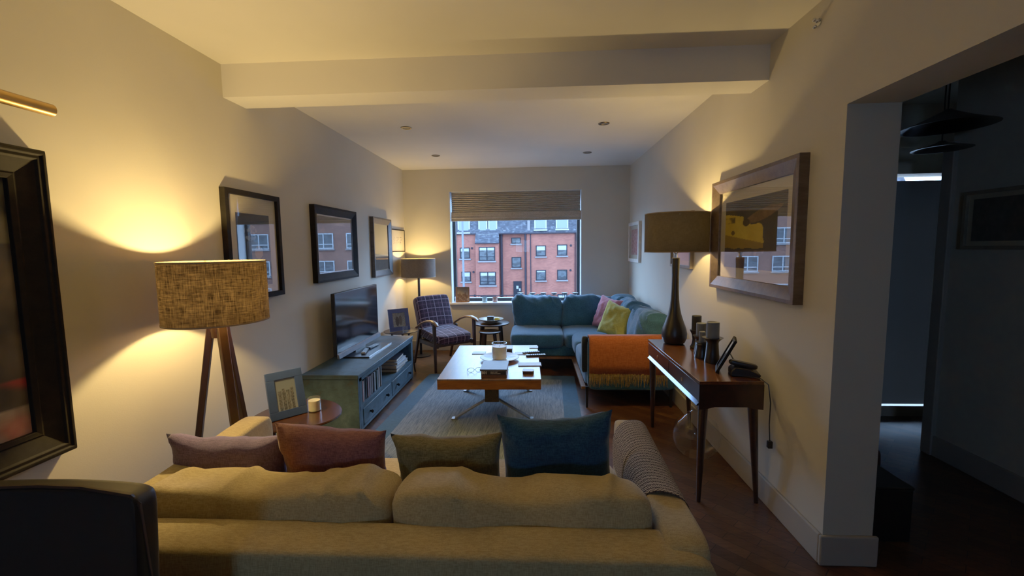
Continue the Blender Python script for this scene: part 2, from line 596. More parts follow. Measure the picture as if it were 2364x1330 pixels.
# ------------------------------------------------------------------ room shell
XL, XR, YF, ZC = -1.871, 1.323, 6.17, 2.60
YBK = -3.2          # wall behind the camera
YD = 1.966          # edge of the opening in the right wall
XJ = 1.545          # far side of the right wall
def struct(name, bm, m, parent=None, **k):
    o = obj(name, bm, m, parent, smooth=k.pop('smooth', False), **k)
    if parent is None: o['kind'] = 'structure'
    return o
struct('floor', bx(XL - .2, 4.4, YBK - .2, YF + .02, -.12, 0), MAT['floor'])
struct('ceiling', bx(XL - .2, 4.4, YBK - .2, YF + .3, ZC, ZC + .12), MAT['ceiling'])
struct('wall_left', bx(XL - .2, XL, YBK - .2, YF + .3, 0, ZC), MAT['wall'])
b = nb()
box(b, XR, XJ, YD, YF + .3, 0, ZC)
box(b, XR, XJ, -1.3, YD, 2.074, ZC)
box(b, XR, XJ, YBK, -1.3, 0, ZC)
struct('wall_right', b, MAT['wall'])
WX0, WX1, WZ0, WZ1 = -1.216, 0.66, 0.70, 2.284
b = nb()
box(b, XL, WX0, YF, YF + .3, 0, ZC)
box(b, WX1, XR, YF, YF + .3, 0, ZC)
box(b, WX0, WX1, YF, YF + .3, 0, WZ0)
box(b, WX0, WX1, YF, YF + .3, WZ1, ZC)
struct('wall_far', b, MAT['wall'])
b = nb()   # wall behind the camera, with an unseen opening added for fill light
box(b, XL, -.7, YBK - .2, YBK, 0, ZC)
box(b, -0.2, 4.4, YBK - .2, YBK, 0, ZC)
box(b, -.9, 0.0, YBK - .2, YBK, 0, 1.32)
box(b, -.9, 0.0, YBK - .2, YBK, 1.8, ZC)
struct('wall_back', b, MAT['wall'])
struct('trim_1', bx(XL, XR, 2.607, 2.818, 2.408, ZC), MAT['ceiling'])      # downstand beam
# baseboards
SK = 0.145
def skirt(name, pts_list):
    b = nb()
    for a in pts_list: box(b, *a)
    struct(name, b, MAT['skirting'], bevel=0.006)
skirt('baseboard_right', [(XR - .018, XR, YD, YF, 0, SK)])
skirt('baseboard_jamb', [(XR - .018, XJ + .018, YD - .018, YD, 0, SK)])
skirt('baseboard_left', [(XL, XL + .018, YBK, YF, 0, SK)])
skirt('baseboard_far', [(XL, XR, YF - .018, YF, 0, SK)])

# window 1 (far wall)
wf = tag(bpy.data.objects.new('window_1', None), kind='structure')
link(wf)
b = nb()
YG = YF + .2
box(b, WX0, WX0 + .055, YG - .03, YG + .04, WZ0, WZ1)
box(b, WX1 - .055, WX1, YG - .03, YG + .04, WZ0, WZ1)
box(b, WX0 + .055, WX1 - .055, YG - .03, YG + .04, WZ0, WZ0 + .05)
box(b, WX0 + .055, WX1 - .055, YG - .03, YG + .04, WZ1 - .05, WZ1)
struct('window_frame', b, MAT['black'], wf, bevel=0.004)
struct('window_pane', bx(WX0 + .05, WX1 - .05, YG, YG + .006, WZ0 + .05, WZ1 - .05), MAT['window_glass'], wf)
b = nb()
box(b, WX0 - .004, WX0 + .012, YF + .002, YG - .03, WZ0, WZ1)
box(b, WX1 - .012, WX1 + .004, YF + .002, YG - .03, WZ0, WZ1)

struct('window_reveal', b, MAT['reveal'], wf)
struct('window_sill', bx(WX0 - .03, WX1 + .03, YF - .04, YG - .03, WZ0 - .025, WZ0 + .003), MAT['white'], wf, bevel=0.005)
# unseen window added behind the camera to let in dim cool light
wf2 = tag(bpy.data.objects.new('added_fill_window', None), kind='structure')
link(wf2)
b = nb()
for a in ((-.9, -.85, 1.2, 1.8), (-.05, 0, 1.2, 1.8), (-.47, -.43, 1.2, 1.8), (-.9, 0, 1.2, 1.25), (-.9, 0, 1.75, 1.8)):
    box(b, a[0], a[1], YBK - .12, YBK - .06, a[2], a[3])
struct('window_frame', b, MAT['white'], wf2)

# roman blind
t = thing('roman_blind', 'grey-brown ribbed fabric blind half raised in the window at the far end', 'blind', (0, YF + .045, 0))
b = nb()
prof = []
z = 2.272
k = 0
while z > 1.955:
    prof.append((-.012 if k % 2 else .012, z)); z -= .0135; k += 1
X0, X1 = WX0 + .03, WX1 - .02
rows = [[b.verts.new((x, y, zz)) for x in (X0, X1)] for y, zz in prof]
for r0, r1 in zip(rows, rows[1:]): b.faces.new((r0[0], r0[1], r1[1], r1[0]))
MAT['blind'] = fabric('taupe_blind_fabric', C(206, 196, 182), C(170, 160, 146), 300)
o = obj('pleated_panel', b, MAT['blind'], t, smooth=False)
mm = o.modifiers.new('s', 'SOLIDIFY'); mm.thickness = .003
for i, (z0, z1, dy) in enumerate(((1.945, 1.995, .02), (1.91, 1.955, .032), (1.872, 1.918, .024))):
    b = nb()
    prism(b, [(-dy, z0), (-dy * .4, z0 - .004), (.012, z0 + .01), (.012, z1), (-dy * .3, z1 + .004)], 'x', X0 - .008, X1 + .008)
    obj('fold', b, MAT['blind'], t, smooth=False, bevel=.003)
obj('headrail', bx(X0, X1, -.02, .03, 2.272, 2.284), MAT['white'], t)

# hall behind the opening
XH = 2.78
b = nb()
box(b, XH, XH + .2, YBK, 3.10, 0, ZC)
box(b, XH + .2, 4.4, 3.0, 3.10, 0, ZC)
box(b, 4.2, 4.4, 3.10, 4.0, 0, ZC)
struct('wall_hall_side', b, MAT['wall'])
b = nb()
YE = 3.78
box(b, XJ, 2.90, YE, YE + .2, 0, ZC)
box(b, 3.70, 4.2, YE, YE + .2, 0, ZC)
box(b, 2.90, 3.70, YE, YE + .2, 2.05, ZC)
box(b, 2.90, 3.70, YE, YE + .2, 0, 0.09)
struct('wall_hall_end', b, MAT['wall'])
d = tag(bpy.data.objects.new('door_1', None), kind='structure'); link(d)
m = N('blue_door_blind')
m.base(C(110, 118, 134)); m.set(Roughness=.9, Specular_IOR_Level=.1)
tr = m.n('ShaderNodeBsdfTranslucent'); tr.inputs[0].default_value = (.12, .11, .10, 1)
ad = m.n('ShaderNodeMixShader'); ad.inputs[0].default_value = .45
m.l(m.b.outputs[0], ad.inputs[1]); m.l(tr.outputs[0], ad.inputs[2]); m.l(ad.outputs[0], m.out.inputs[0])
MAT['bluepanel'] = m.m
b = nb()
box(b, 2.90, 3.70, YE + .012, YE + .02, .105, 1.995)
struct('door_blind', b, MAT['bluepanel'], d)
struct('door_glass', bx(2.90, 3.70, YE + .1, YE + .106, .09, 2.05), MAT['glass_thin'], d)
skirt('baseboard_hall', [(XH - .018, XH, YBK, 3.10, 0, SK)])
b = nb()
box(b, XH - .03, XH + .03, 3.06, 3.14, 0, 2.15)
box(b, XH + .03, XH + .10, 3.06, 3.14, 0, 2.15)
struct('trim_2', b, MAT['skirting'], bevel=.006)

# ------------------------------------------------------------------ framed pictures
def picture(name, label, side, y0, y1, z0, z1, fw, depth, fmat, mount, artfn, glass=True, artmat=None, n=60, profile='flat', cat='picture', lip=None, artbox=None, backmat=None):
    """frame hung on the left ('L') or right ('R') wall"""
    s = 1 if side == 'L' else -1
    X = XL if side == 'L' else XR
    yc, zc = (y0 + y1) / 2, (z0 + z1) / 2
    t = thing(name, label, cat, (X, yc, zc))
    w, h = y1 - y0, z1 - z0
    b = nb()
    d = depth
    if profile == 'flat':
        pr = [(0, 0), (0, d), (fw, d), (fw, d * .55), (fw, 0)]
    elif profile == 'slope':    # high outside, falling to the picture
        pr = [(0, 0), (0, d), (fw * .25, d), (fw * .9, d * .6), (fw, d * .55), (fw, 0)]
    else:                       # stepped heavy moulding
        pr = [(0, 0), (0, d * .8), (fw * .08, d), (fw * .16, d), (fw * .2, d * .9), (fw * .3, d * .93), (fw * .36, d * .82), (fw * .8, d * .5), (fw * .85, d * .55), (fw, d * .5), (fw, 0)]
    rings = []
    for (i, x) in pr:
        rings.append([b.verts.new((s * x, sy * (w / 2 - i), sz * (h / 2 - i))) for sy, sz in ((-1, -1), (1, -1), (1, 1), (-1, 1))])
    for a, c in zip(rings, rings[1:]):
        for k in range(4):
            b.faces.new((a[k], a[(k + 1) % 4], c[(k + 1) % 4], c[k]))
    obj('frame', b, fmat, t, smooth=False, bevel=.002)
    iw, ih = w - 2 * fw, h - 2 * fw
    if mount:
        obj('mount', bx(min(0, s * .012), max(0, s * .012), -iw / 2 - .003, iw / 2 + .003, -ih / 2 - .003, ih / 2 + .003), MAT['mount'], t, smooth=False)
        if lip:
            b = nb(); q = .006
            for a in ((-iw / 2, iw / 2, -ih / 2, -ih / 2 + q), (-iw / 2, iw / 2, ih / 2 - q, ih / 2), (-iw / 2, -iw / 2 + q, -ih / 2, ih / 2), (iw / 2 - q, iw / 2, -ih / 2, ih / 2)):
                box(b, min(s * .01, s * d * .5), max(s * .01, s * d * .5), a[0], a[1], a[2], a[3])
            obj('inner_slip', b, lip, t, smooth=False)
    if artbox:
        a0, a1, c0, c1 = artbox
        aw, ah = (a1 - a0) * iw, (c1 - c0) * ih
        off = ((a0 + a1) / 2 - .5) * iw, ((c0 + c1) / 2 - .5) * ih
    else:
        aw, ah = iw - 2 * mount, ih - 2 * mount
        off = (0, 0)
    # u runs left to right as seen from the room
    art('artwork', t, aw, ah, artfn, artmat or MAT['print'], 'x', (s * .0135, off[0] * (1 if side == 'L' else -1), off[1]), n, 1 if side == 'L' else -1)
    if glass:
        obj('glass', bx(min(s * .016, s * .018), max(s * .016, s * .018), -iw / 2, iw / 2, -ih / 2, ih / 2), MAT['picture_glass'], t, smooth=False)
    return t

def art_near(u, v):
    a = fbm(u, v, 4, 1); b = fbm(u, v, 7, 5)
    c = mixc((48, 46, 44), (150, 132, 104), a + .35)
    c = mixc(c, (60, 78, 110), max(0, b) * 1.3 * (v > .4))
    if v < .22: c = mixc(c, (168, 60, 60), max(0, .5 + 2.5 * nz(u, v * 2, 5, 9)))
    if v < .12: c = mixc(c, (190, 170, 150), .5 + b)
    if v > .75: c = mixc(c, (176, 168, 120), .5 + a)
    return c
picture('oil_painting', 'large heavy black framed abstract oil painting at the left edge, nearest the camera', 'L', .42, 1.56, .714, 1.865, .115, .06,
        MAT['blackframe'], 0, art_near, glass=False, artmat=MAT['oil'], n=90, profile='heavy')
def art_figure(u, v):
    c = (34, 32, 34)
    c = mixc(c, (52, 50, 52), .5 + nz(u, v, 6))
    if .28 < u < .62 and v < .62: c = mixc((86, 96, 116), (120, 128, 146), .5 + nz(u, v, 8, 2))
    if (u - .4) ** 2 / .04 + (v - .74) ** 2 / .012 < 1 and nz(u, v, 16, 3) > 0: c = (150, 146, 138)
    if (u - .62) ** 2 / .016 + (v - .47) ** 2 / .009 < 1: c = (196, 172, 148)
    if abs(u - .58) < .09 and .1 < v < .36: c = (26, 24, 26)
    if abs(u - .7) < .04 and v < .4: c = (150, 110, 90)
    return c
picture('framed_print', 'tall slim black frame with cream mount and dark figure print, behind the linen lampshade', 'L', 2.515, 3.075, 1.165, 1.868, .034, .034,
        MAT['blackframe'], .075, art_figure, artbox=(.15, .84, .08, .83))
def art_dusk(u, v):
    c = mixc((92, 84, 80), (60, 56, 58), v)
    c = mixc(c, (120, 96, 80), max(0, fbm(u, v, 5)))
    if v > .86: c = mixc(c, (150, 146, 136), .6)
    return c
picture('framed_print', 'square chunky black frame with dark muted print, above the television on the left wall', 'L', 3.545, 4.40, 1.205, 1.868, .075, .045,
        MAT['blackframe'], .012, art_dusk, profile='slope', lip=MAT['chrome'])
def art_mist(u, v):
    if v < .3: return mixc((58, 54, 46), (84, 78, 64), .5 + fbm(u, v, 6))
    if v < .345: return (236, 214, 160)
    return mixc((150, 138, 96), (176, 164, 118), v + .3 * nz(u, v, 4))
picture('framed_print', 'bronze framed print, pale sky over dark shore, on the left wall near the corner', 'L', 4.86, 5.485, 1.16, 1.858, .075, .045,
        wood('bronze_frame', C(52, 44, 38), C(84, 74, 64), (1, 5, 5), 4, .4), .004, art_mist, profile='slope')
def art_sketch(u, v):
    c = (226, 216, 190)
    for k, cx in enumerate((.22, .5, .76)):
        if abs(u - cx) < .09 and .28 < v < .74 and nz(u, v, 26, k) > .12: c = (120, 106, 84) if k else (156, 142, 116)
    return c
picture('framed_sketch', 'small thin framed line sketch on cream paper, in the far left corner', 'L', 5.50, 6.12, 1.445, 1.752, .016, .02,
        MAT['blackframe'], .03, art_sketch)
def art_yellow(u, v):
    top = .80 + .12 * u
    c = mixc((46, 44, 42), (66, 62, 56), .5 + fbm(u, v, 5))
    # yellow mass
    edge_top = .70 - .12 * u + .03 * nz(u, v, 9) + (.10 if u < .35 else 0)
    if u < .68 + .03 * nz(u, v, 9, 4) and .29 + .02 * nz(u, 0, 8) < v < edge_top:
        c = mixc((214, 178, 50), (236, 206, 70), .5 + fbm(u, v, 5, 3))
        if v < .45 - .2 * u + .05: c = mixc(c, (120, 92, 40), .6)
    # pointed ochre wing
    cu = (u - .35) / .6
    if 0 < cu < 1:
        mid = .66 + .17 * cu
        if abs(v - mid) < .075 * math.sin(PI * cu) ** .7: c = mixc((146, 112, 74), (96, 74, 50), .5 + fbm(u, v, 7, 8))
    if (u - .4) ** 2 + ((v - .66) * 1.2) ** 2 < .004: c = (50, 38, 26)
    if (u - .16) ** 2 + (v - .52) ** 2 < .0012: c = (104, 80, 36)
    if u < .2 and v > .66 and v < .76: c = mixc(c, (90, 76, 34), .5 + 2 * nz(u, v, 12))
    if v < .27:
        c = mixc((98, 78, 78), (70, 56, 60), .5 + fbm(u, v, 5, 6))
        if v > .13 and nz(u * 2, v, 5, 7) > .2: c = (120, 90, 84)
    return c
picture('framed_painting', 'large taupe framed abstract, yellow shape on black, on the right wall above the console', 'R', 2.20, 3.235, 1.185, 1.925, .085, .05,
        wood('taupe_grey_frame', C(74, 60, 48), C(108, 90, 74), (1, 5, 5), 4, .38), .07, art_yellow, profile='slope', n=100, artbox=(.085, .93, .12, .88))
def art_photo(u, v):
    return mixc((70, 80, 100), (130, 134, 140), .5 + fbm(u, v, 5)) if v > .4 else (170, 172, 168)
picture('framed_photograph', 'narrow silver framed photograph on the right wall, mostly hidden behind the brown lampshade', 'R', 3.70, 4.24, 1.29, 1.775, .025, .03,
        plain('silver_grey_frame', C(140, 128, 112), .4), .04, art_photo)
def art_red(u, v):
    return mixc((168, 60, 70), (214, 170, 164), .45 + 1.6 * nz(u, v, 12)) if .1 < u < .9 else (190, 120, 120)
picture('framed_print', 'small white framed red and pink print on the right wall, over the corner sofa', 'R', 5.50, 6.09, 1.278, 1.80, .045, .035,
        plain('white_frame', C(214, 206, 196), .5), .05, art_red)
def art_text(u, v):
    return mixc((84, 88, 86), (120, 120, 112), .5 + fbm(u * 3, v, 5))
t = picture('framed_print', 'pale framed print hanging in the dark hallway beyond the opening', 'R', 2.30, 2.97, 1.44, 1.805, .022, .03,
        plain('pale_hall_frame', C(150, 140, 120), .5), .03, art_text)
t.location.x = XH

# picture light above the near painting
t = thing('picture_light', 'brass tube picture light above the large black framed painting', 'lamp', (XL, 1.0, 1.93))
obj('tube_shade', tube(nb(), [(.16, -.5, .06), (.16, .5, .06)], .022, 16), MAT['brass'], t)
obj('arm', tube(nb(), [(0, 0, 0), (.06, 0, .07), (.16, 0, .075)], .008, 8), MAT['brass'], t)
obj('wall_plate', bx(0, .012, -.05, .05, -.03, .03), MAT['brass'], t, bevel=.003)

# chrome wall hook on the right wall
t = thing('wall_hook', 'tiny shiny chrome fitting high on the right wall by the ceiling', 'hook', (XR, 2.18, 2.508))
b = nb()
lathe(b, [(0, 0), (.016, 0), (.016, .006), (0, .006)], 16)
o = obj('plate', b, MAT['chrome'], t, rot=(0, -PI / 2, 0))
for a, dz in ((.012, .016), (-.012, 0), (.006, -.018)):
    b = nb(); bmesh.ops.create_uvsphere(b, u_segments=12, v_segments=8, radius=.009)
    obj('knob', b, MAT['chrome'], t, loc=(-.018, a, dz))

# recessed downlights
MAT['downlight'] = plain('dim_lens', C(120, 116, 108), .4)
for i, (x, y) in enumerate(((-1.18, 4.06), (.632, 4.09), (-1.183, 5.27), (.627, 5.30))):
    lab = ['ceiling downlight on the left, nearer the beam', 'ceiling downlight on the right, nearer the beam', 'ceiling downlight on the left, nearer the window', 'ceiling downlight on the right, nearer the window'][i]
    t = thing('recessed_downlight', 'round bronze rimmed ' + lab, 'downlight', (x, y, ZC), group='recessed ceiling downlights')
    b = nb(); lathe(b, [(.030, -.001), (.034, -.006), (.048, -.006), (.052, -.001)], 28, cap=False)
    obj('rim', b, metal('downlight_rim', C(120, 104, 84), .35) if i == 0 else bpy.data.materials['downlight_rim'], t)
    b = nb(); lathe(b, [(0, -.002), (.031, -.002)], 24, cap=False)
    obj('lens', b, MAT['downlight'], t)

# ------------------------------------------------------------------ lamps
def drum(t, R, z0, z1, mat, seg=72):
    b = nb(); lathe(b, [(R, z0), (R, z1)], seg, cap=False)
    sh = obj('lamp_shade', b, mat, t)
    b = nb()
    b_hi = nb()
    lathe(b, [(R + .0015, z0 - .001), (R + .0015, z0 + .006), (R - .003, z0 + .006), (R - .003, z0 - .001), (R + .0015, z0 - .001)], seg, cap=False)
    lathe(b_hi, [(R + .0015, z1 - .006), (R + .0015, z1 + .001), (R - .003, z1 + .001), (R - .003, z1 - .006), (R + .0015, z1 - .006)], seg, cap=False)
    obj('rim_tape', b, MAT['rimtape'], sh)
    obj('rim_tape', b_hi, MAT['rimtape'], sh)
    # wire spider
    b = nb()
    zz = z1 - .02
    for k in range(3):
        a = k * 2 * PI / 3 + .3
        tube(b, [(0, 0, zz), (R * math.cos(a), R * math.sin(a), zz)], .0025, 6)
    obj('shade_ring', b, MAT['steel'], t)
    return sh
MAT['rimtape'] = plain('shade_rim', C(150, 128, 96), .7)
def bulb(t, z):
    b = nb(); lathe(b, [(0, z - .05), (.014, z - .05), (.016, z - .02), (.03, z + .005), (.034, z + .025), (.026, z + .05), (0, z + .06)], 20)
    o = obj('bulb', b, MAT['bulb'], t)
    o.visible_shadow = True
    return o
def lamp_light(loc, power, name, col=(1, .645, .20), r=.035):
    l = bpy.data.lights.new(name, 'POINT')
    l.energy = power
    l.color = col
    l.shadow_soft_size = r
    o = bpy.data.objects.new(name, l)
    o.location = loc
    link(o)

# left tripod lamp
LX, LY = -1.575, 2.045
t = thing('tripod_floor_lamp', 'lit tripod floor lamp with oatmeal linen drum shade beside the left wall', 'lamp', (LX, LY, 0))
drum(t, .225, 1.140, 1.437, MAT['linen'])
bulb(t, 1.215)
b = nb(); lathe(b, [(0, 1.06), (.035, 1.06), (.038, 1.10), (.03, 1.14), (.02, 1.165), (0, 1.165)], 20)
obj('hub', b, MAT['darkwood'], t)
for a in (-155, -32, 84):
    a = math.radians(a)
    c, s = math.cos(a), math.sin(a)
    b = bar(nb(), (c * .03, s * .03, 1.13), (c * .205, s * .205, 0), .042, .03, .034, .026, xdir=(-s, c, 0))
    obj('leg', b, MAT['darkwood'], t, bevel=.004)
obj('cable', tube(nb(), [(.0, .02, 1.08), (.012, .02, .8), (.004, .03, .5), (.02, .04, .2), (.03, .1, .01)], .003, 6), MAT['black'], t)
lamp_light((LX, LY, 1.285), 46, 'tripod_lamp_light')

# right table lamp
RX, RY, TZ = 1.068, 3.355, .735
t = thing('table_lamp', 'black gourd shaped table lamp with wide brown drum shade on the console', 'lamp', (RX, RY, TZ))
drum(t, .231, .703, .992, MAT['brownshade'])
bulb(t, .80)
b = nb()
lathe(b, [(0, 0), (.062, 0), (.078, .01), (.092, .045), (.094, .08), (.086, .12), (.068, .17), (.05, .225), (.038, .28), (.031, .34), (.027, .42), (.026, .52), (.028, .60), (.030, .655), (.026, .66), (0, .66)], 40)
obj('base', b, MAT['black'], t)
b = nb(); lathe(b, [(0, .655), (.012, .655), (.012, .69), (.02, .695), (.02, .745), (0, .745)], 20)
obj('lamp_holder', b, MAT['chrome'], t)
obj('finial', tube(nb(), [(0, 0, .97), (0, 0, 1.0)], .006, 8), MAT['brass'], t)
lamp_light((RX, RY, TZ + .845), 45, 'table_lamp_light')

# far floor lamp
FX, FY = -1.60, 5.86
t = thing('floor_lamp', 'lit floor lamp with grey-brown drum shade in the far left corner behind the armchair', 'lamp', (FX, FY, 0))
drum(t, .232, 1.10, 1.352, MAT['greyshade'])
bulb(t, 1.17)
obj('pole', tube(nb(), [(0, 0, .02), (0, 0, 1.12)], .018, 12), MAT['black'], t)
b = nb(); lathe(b, [(0, 0), (.14, 0), (.14, .012), (.03, .024), (0, .024)], 32)
obj('base', b, MAT['black'], t)
lamp_light((FX, FY, 1.225), 34, 'corner_lamp_light')

# ------------------------------------------------------------------ near sofa
t = thing('mustard_sofa', 'two seater mustard beige sofa seen from behind in the foreground', 'sofa', (-.47, 1.6, 0))
def soft(name, x0, x1, y0, y1, z0, z1, mat, parent, origin=(0, 0, 0), n=10, cuts=(24, 8, 10), wr=0, ws=5, seed=0, bulge=0, rot=(0, 0, 0)):
    b = soft_box(x1 - x0, y1 - y0, z1 - z0, n, cuts, wr, ws, seed, bulge)
    o = obj(name, b, mat, parent, sharp=60, rot=rot)
    o.location = ((x0 + x1) / 2 - origin[0], (y0 + y1) / 2 - origin[1], (z0 + z1) / 2 - origin[2])
    return o
O = (-.47, 1.6, 0)
M_ = MAT['mustard']
soft('back_frame', -1.42, .50, 1.125, 1.285, .12, .622, M_, t, O, n=16, cuts=(40, 8, 14), wr=.004, ws=3)
for x0, x1, sd in ((-1.46, -1.33, 1), (.37, .50, 2)):
    # arms: gently rising toward the front
    b = soft_box(x1 - x0, .90, .52, 12, (8, 30, 14), .004, 4, sd)
    for v in b.verts:
        if v.co.z > 0: v.co.z += .03 * max(0, (v.co.y + .1) / .55)
    o = obj('arm', b, M_, t, sharp=60)
    o.location = ((x0 + x1) / 2 + .47, 1.615 - 1.6, .38)
soft('seat_base', -1.34, .38, 1.22, 2.03, .12, .31, M_, t, O, n=20)
soft('seat_cushion', -1.335, -.476, 1.36, 2.055, .30, .455, M_, t, O, n=9, wr=.006, seed=3)
soft('seat_cushion', -.472, .375, 1.36, 2.055, .30, .455, M_, t, O, n=9, wr=.006, seed=4)
for x0, x1, sd in ((-1.345, -.482, 5), (-.470, .362, 9)):
    b = soft_box(x1 - x0, .215, .31, 8, (56, 16, 26), .045, 4.5, sd, .012)
    for v in b.verts:
        # belly low, softer crown that dips in the middle
        u = v.co.x / ((x1 - x0) / 2)
        if v.co.z > 0: v.co.z -= .012 * math.cos(u * PI * 1.1)
    o = obj('back_cushion', b, M_, t, sharp=60, rot=(math.radians(-6), 0, 0))
    o.location = ((x0 + x1) / 2 + .47, 1.385 - 1.6, .53)
for x in (-1.38, .43):
    for y in (1.18, 2.0):
        obj('leg', bar(nb(), (x + .47, y - 1.6, .13), (x + .47, y - 1.6, 0), .05, .05, .035, .035), MAT['darkwood'], t)

def pillow(name, label, w, h, d, x, y, z, lean, mat, seed, rz=0, ry=0, sag=0.03, pinch=.09, group=None):
    t = obj(name, pillow_mesh(w, h, d, pinch, seed, sag), mat, None, sharp=80)
    t.location = (x, y, z)
    t.rotation_euler = (math.radians(lean), math.radians(ry), math.radians(rz))
    return tag(t, label, 'cushion', group)
pillow('scatter_cushion', 'mauve scatter cushion at the left end of the mustard sofa', .49, .31, .13, -1.25, 1.66, .447, 9, MAT['lavender'], 1, 2, 1, .04)
pillow('scatter_cushion', 'dusty rose scatter cushion, second from the left on the mustard sofa', .46, .36, .14, -.815, 1.67, .447, 12, MAT['rose'], 2, -3, 2, .02)
pillow('scatter_cushion', 'olive green scatter cushion just right of the gap on the mustard sofa', .44, .33, .13, -.345, 1.66, .447, 9, MAT['olive'], 3, 1, -1, .04)
pillow('scatter_cushion', 'dark teal scatter cushion, largest on the mustard sofa, by the right arm', .44, .42, .14, .09, 1.67, .447, 9, MAT['navy'], 4, 0, -3, .06, .07)

# knitted throw over the right arm of the near sofa
def arm_throw():
    prof = []
    x0, x1 = .362, .508
    zt = .652
    path = [(x0 - .004, .47), (x0 - .008, .54), (x0 - .006, .60), (x0 + .012, zt - .01), (x0 + .04, zt + .008), (.435, zt + .011), (x1 - .035, zt + .006), (x1 - .008, zt - .014), (x1 + .006, .59), (x1 + .008, .50), (x1 + .008, .40)]
    b = nb()
    uvl = b.loops.layers.uv.new('UVMap')
    ny = 28
    L = [0]
    for a, c in zip(path, path[1:]): L.append(L[-1] + math.hypot(c[0] - a[0], c[1] - a[1]))
    rows = []
    for j in range(ny + 1):
        f = j / ny
        y = 1.42 + .53 * f
        row = []
        for i, (x, z) in enumerate(path):
            w = .004 * noise.noise(Vector((x * 20, y * 9, 2)))
            lift = .03 * max(0, (y - 1.515) / .55) * (1 if z > .5 else .5)
            yy = y + (.02 * (path[i][0] - .43) / .07) * (1 if f > .5 else -1)
            row.append(b.verts.new((x + (w if i in (0, 1, 2) else 0), yy, z + lift + abs(w) * .8 - .012 * (1 - f) )))
        rows.append(row)
    for j in range(ny):
        for i in range(len(path) - 1):
            fc = b.faces.new((rows[j][i], rows[j][i + 1], rows[j + 1][i + 1], rows[j + 1][i]))
            for lp, (a, c) in zip(fc.loops, ((i, j), (i + 1, j), (i + 1, j + 1), (i, j + 1))):
                lp[uvl].uv = (L[a], c / ny * .57)
    o = obj('knitted_throw', b, MAT['knit'], None, sharp=80)
    m = o.modifiers.new('s', 'SOLIDIFY'); m.thickness = .008; m.offset = 1
    s = o.modifiers.new('ss', 'SUBSURF'); s.levels = 1; s.render_levels = 1
    return tag(o, 'black and white patterned knitted throw over the right arm of the mustard sofa', 'throw')
arm_throw()

# ------------------------------------------------------------------ foreground dining chair
t = thing('dining_chair', 'black leather high backed dining chair at the bottom left corner, nearest the camera', 'chair', (-1.09, .62, 0), math.radians(2))
b = soft_box(.52, .06, .545, 20, (24, 8, 26), .002, 6, 2)
for v in b.verts: v.co.y += .05 * (v.co.x / .26) ** 2 * -.6
obj('backrest', b, MAT['leather'], t, loc=(-.008, .235, .697), rot=(math.radians(-4), 0, 0), sharp=60)
b = tube(nb(), [(-.257, .205, .955), (-.1, .23, .972), (0, .235, .973), (.1, .23, .972), (.235, .205, .968), (.249, .205, .95), (.250, .225, .6)], .005, 6)
obj('piping', b, plain('brown_leather_piping', C(52, 36, 28), .5), t)
obj('seat', soft_box(.5, .46, .09, 10, (16, 16, 6), 0), MAT['leather'], t, loc=(0, 0, .44), sharp=60)
for x in (-.21, .21):
    for y in (-.19, .2):
        obj('leg', bar(nb(), (x, y, .42), (x, y * 1.1, 0), .045, .045, .032, .032), MAT['black'], t, bevel=.003)

# ------------------------------------------------------------------ rug
def rug():
    W_, L_ = 1.70, 2.28
    t = thing('area_rug', 'pale blue-grey woven rug with a blue border under the coffee table', 'rug', (-.452, 3.78, 0), math.radians(-2.2))
    m = N('woven_rug_field')
    v = m.co((1, .05, 1))
    a = m.noise(v, 160, 3)
    bb = m.noise(m.co((.3, 1, 1)), 220, 2)
    w = m.math('ADD', m.math('MULTIPLY', a, .6), m.math('MULTIPLY', bb, .4))
    m.base(m.ramp(w, [(.38, C(98, 114, 128)), (.62, C(152, 166, 178))]))
    m.bump(w, .5, .004)
    field = m.set(Roughness=.95, Specular_IOR_Level=.1)
    border = fabric('rug_border_blue', C(62, 108, 134), C(44, 84, 110), 260)
    e = .15
    obj('field', bx(-W_ / 2 + e, W_ / 2 - e, -L_ / 2 + e, L_ / 2 - e, .0, .009), field, t, smooth=False)
    b = nb()
    box(b, -W_ / 2, -W_ / 2 + e, -L_ / 2, L_ / 2, 0, .0085)
    box(b, W_ / 2 - e, W_ / 2, -L_ / 2, L_ / 2, 0, .0085)
    box(b, -W_ / 2 + e, W_ / 2 - e, L_ / 2 - e, L_ / 2, 0, .0085)
    box(b, -W_ / 2 + e, W_ / 2 - e, -L_ / 2, -L_ / 2 + e, 0, .0085)
    obj('border', b, border, t, smooth=False)
rug()

# ------------------------------------------------------------------ coffee table
CZ = .45
CT = (-.385, 3.93)
t = thing('coffee_table', 'chunky polished wood coffee table on splayed steel legs in the middle of the rug', 'table', (CT[0], CT[1], 0), math.radians(1.2))
hw, hl = .415, .60
m = N('glossy_plank_top')
g = m.noise(m.co((5, 1.1, 5)), 2.4, 6, .65)
br = m.n('ShaderNodeTexBrick'); br.inputs['Scale'].default_value = 1; br.inputs['Brick Width'].default_value = .33; br.inputs['Row Height'].default_value = .14
br.inputs['Mortar Size'].default_value = .0022; br.inputs['Color1'].default_value = (1, 1, 1, 1); br.inputs['Color2'].default_value = (.72, .7, .68, 1); br.inputs['Mortar'].default_value = (.12, .1, .1, 1)
m.l(m.co(), br.inputs['Vector'])
m.base(m.mix(1.0, m.ramp(g, [(.3, C(88, 54, 36)), (.62, C(156, 106, 70))]), br.outputs['Color'], 'MULTIPLY'))
m.bump(m.noise(m.co((3, 1, 1)), 9, 3), .12, .01)
top = m.set(Roughness=.5, Coat_Weight=1.0, Coat_Roughness=.36, Coat_IOR=1.8)
obj('tabletop', bx(-hw, hw, -hl, hl, CZ - .012, CZ), top, t, bevel=.003)
b = nb()
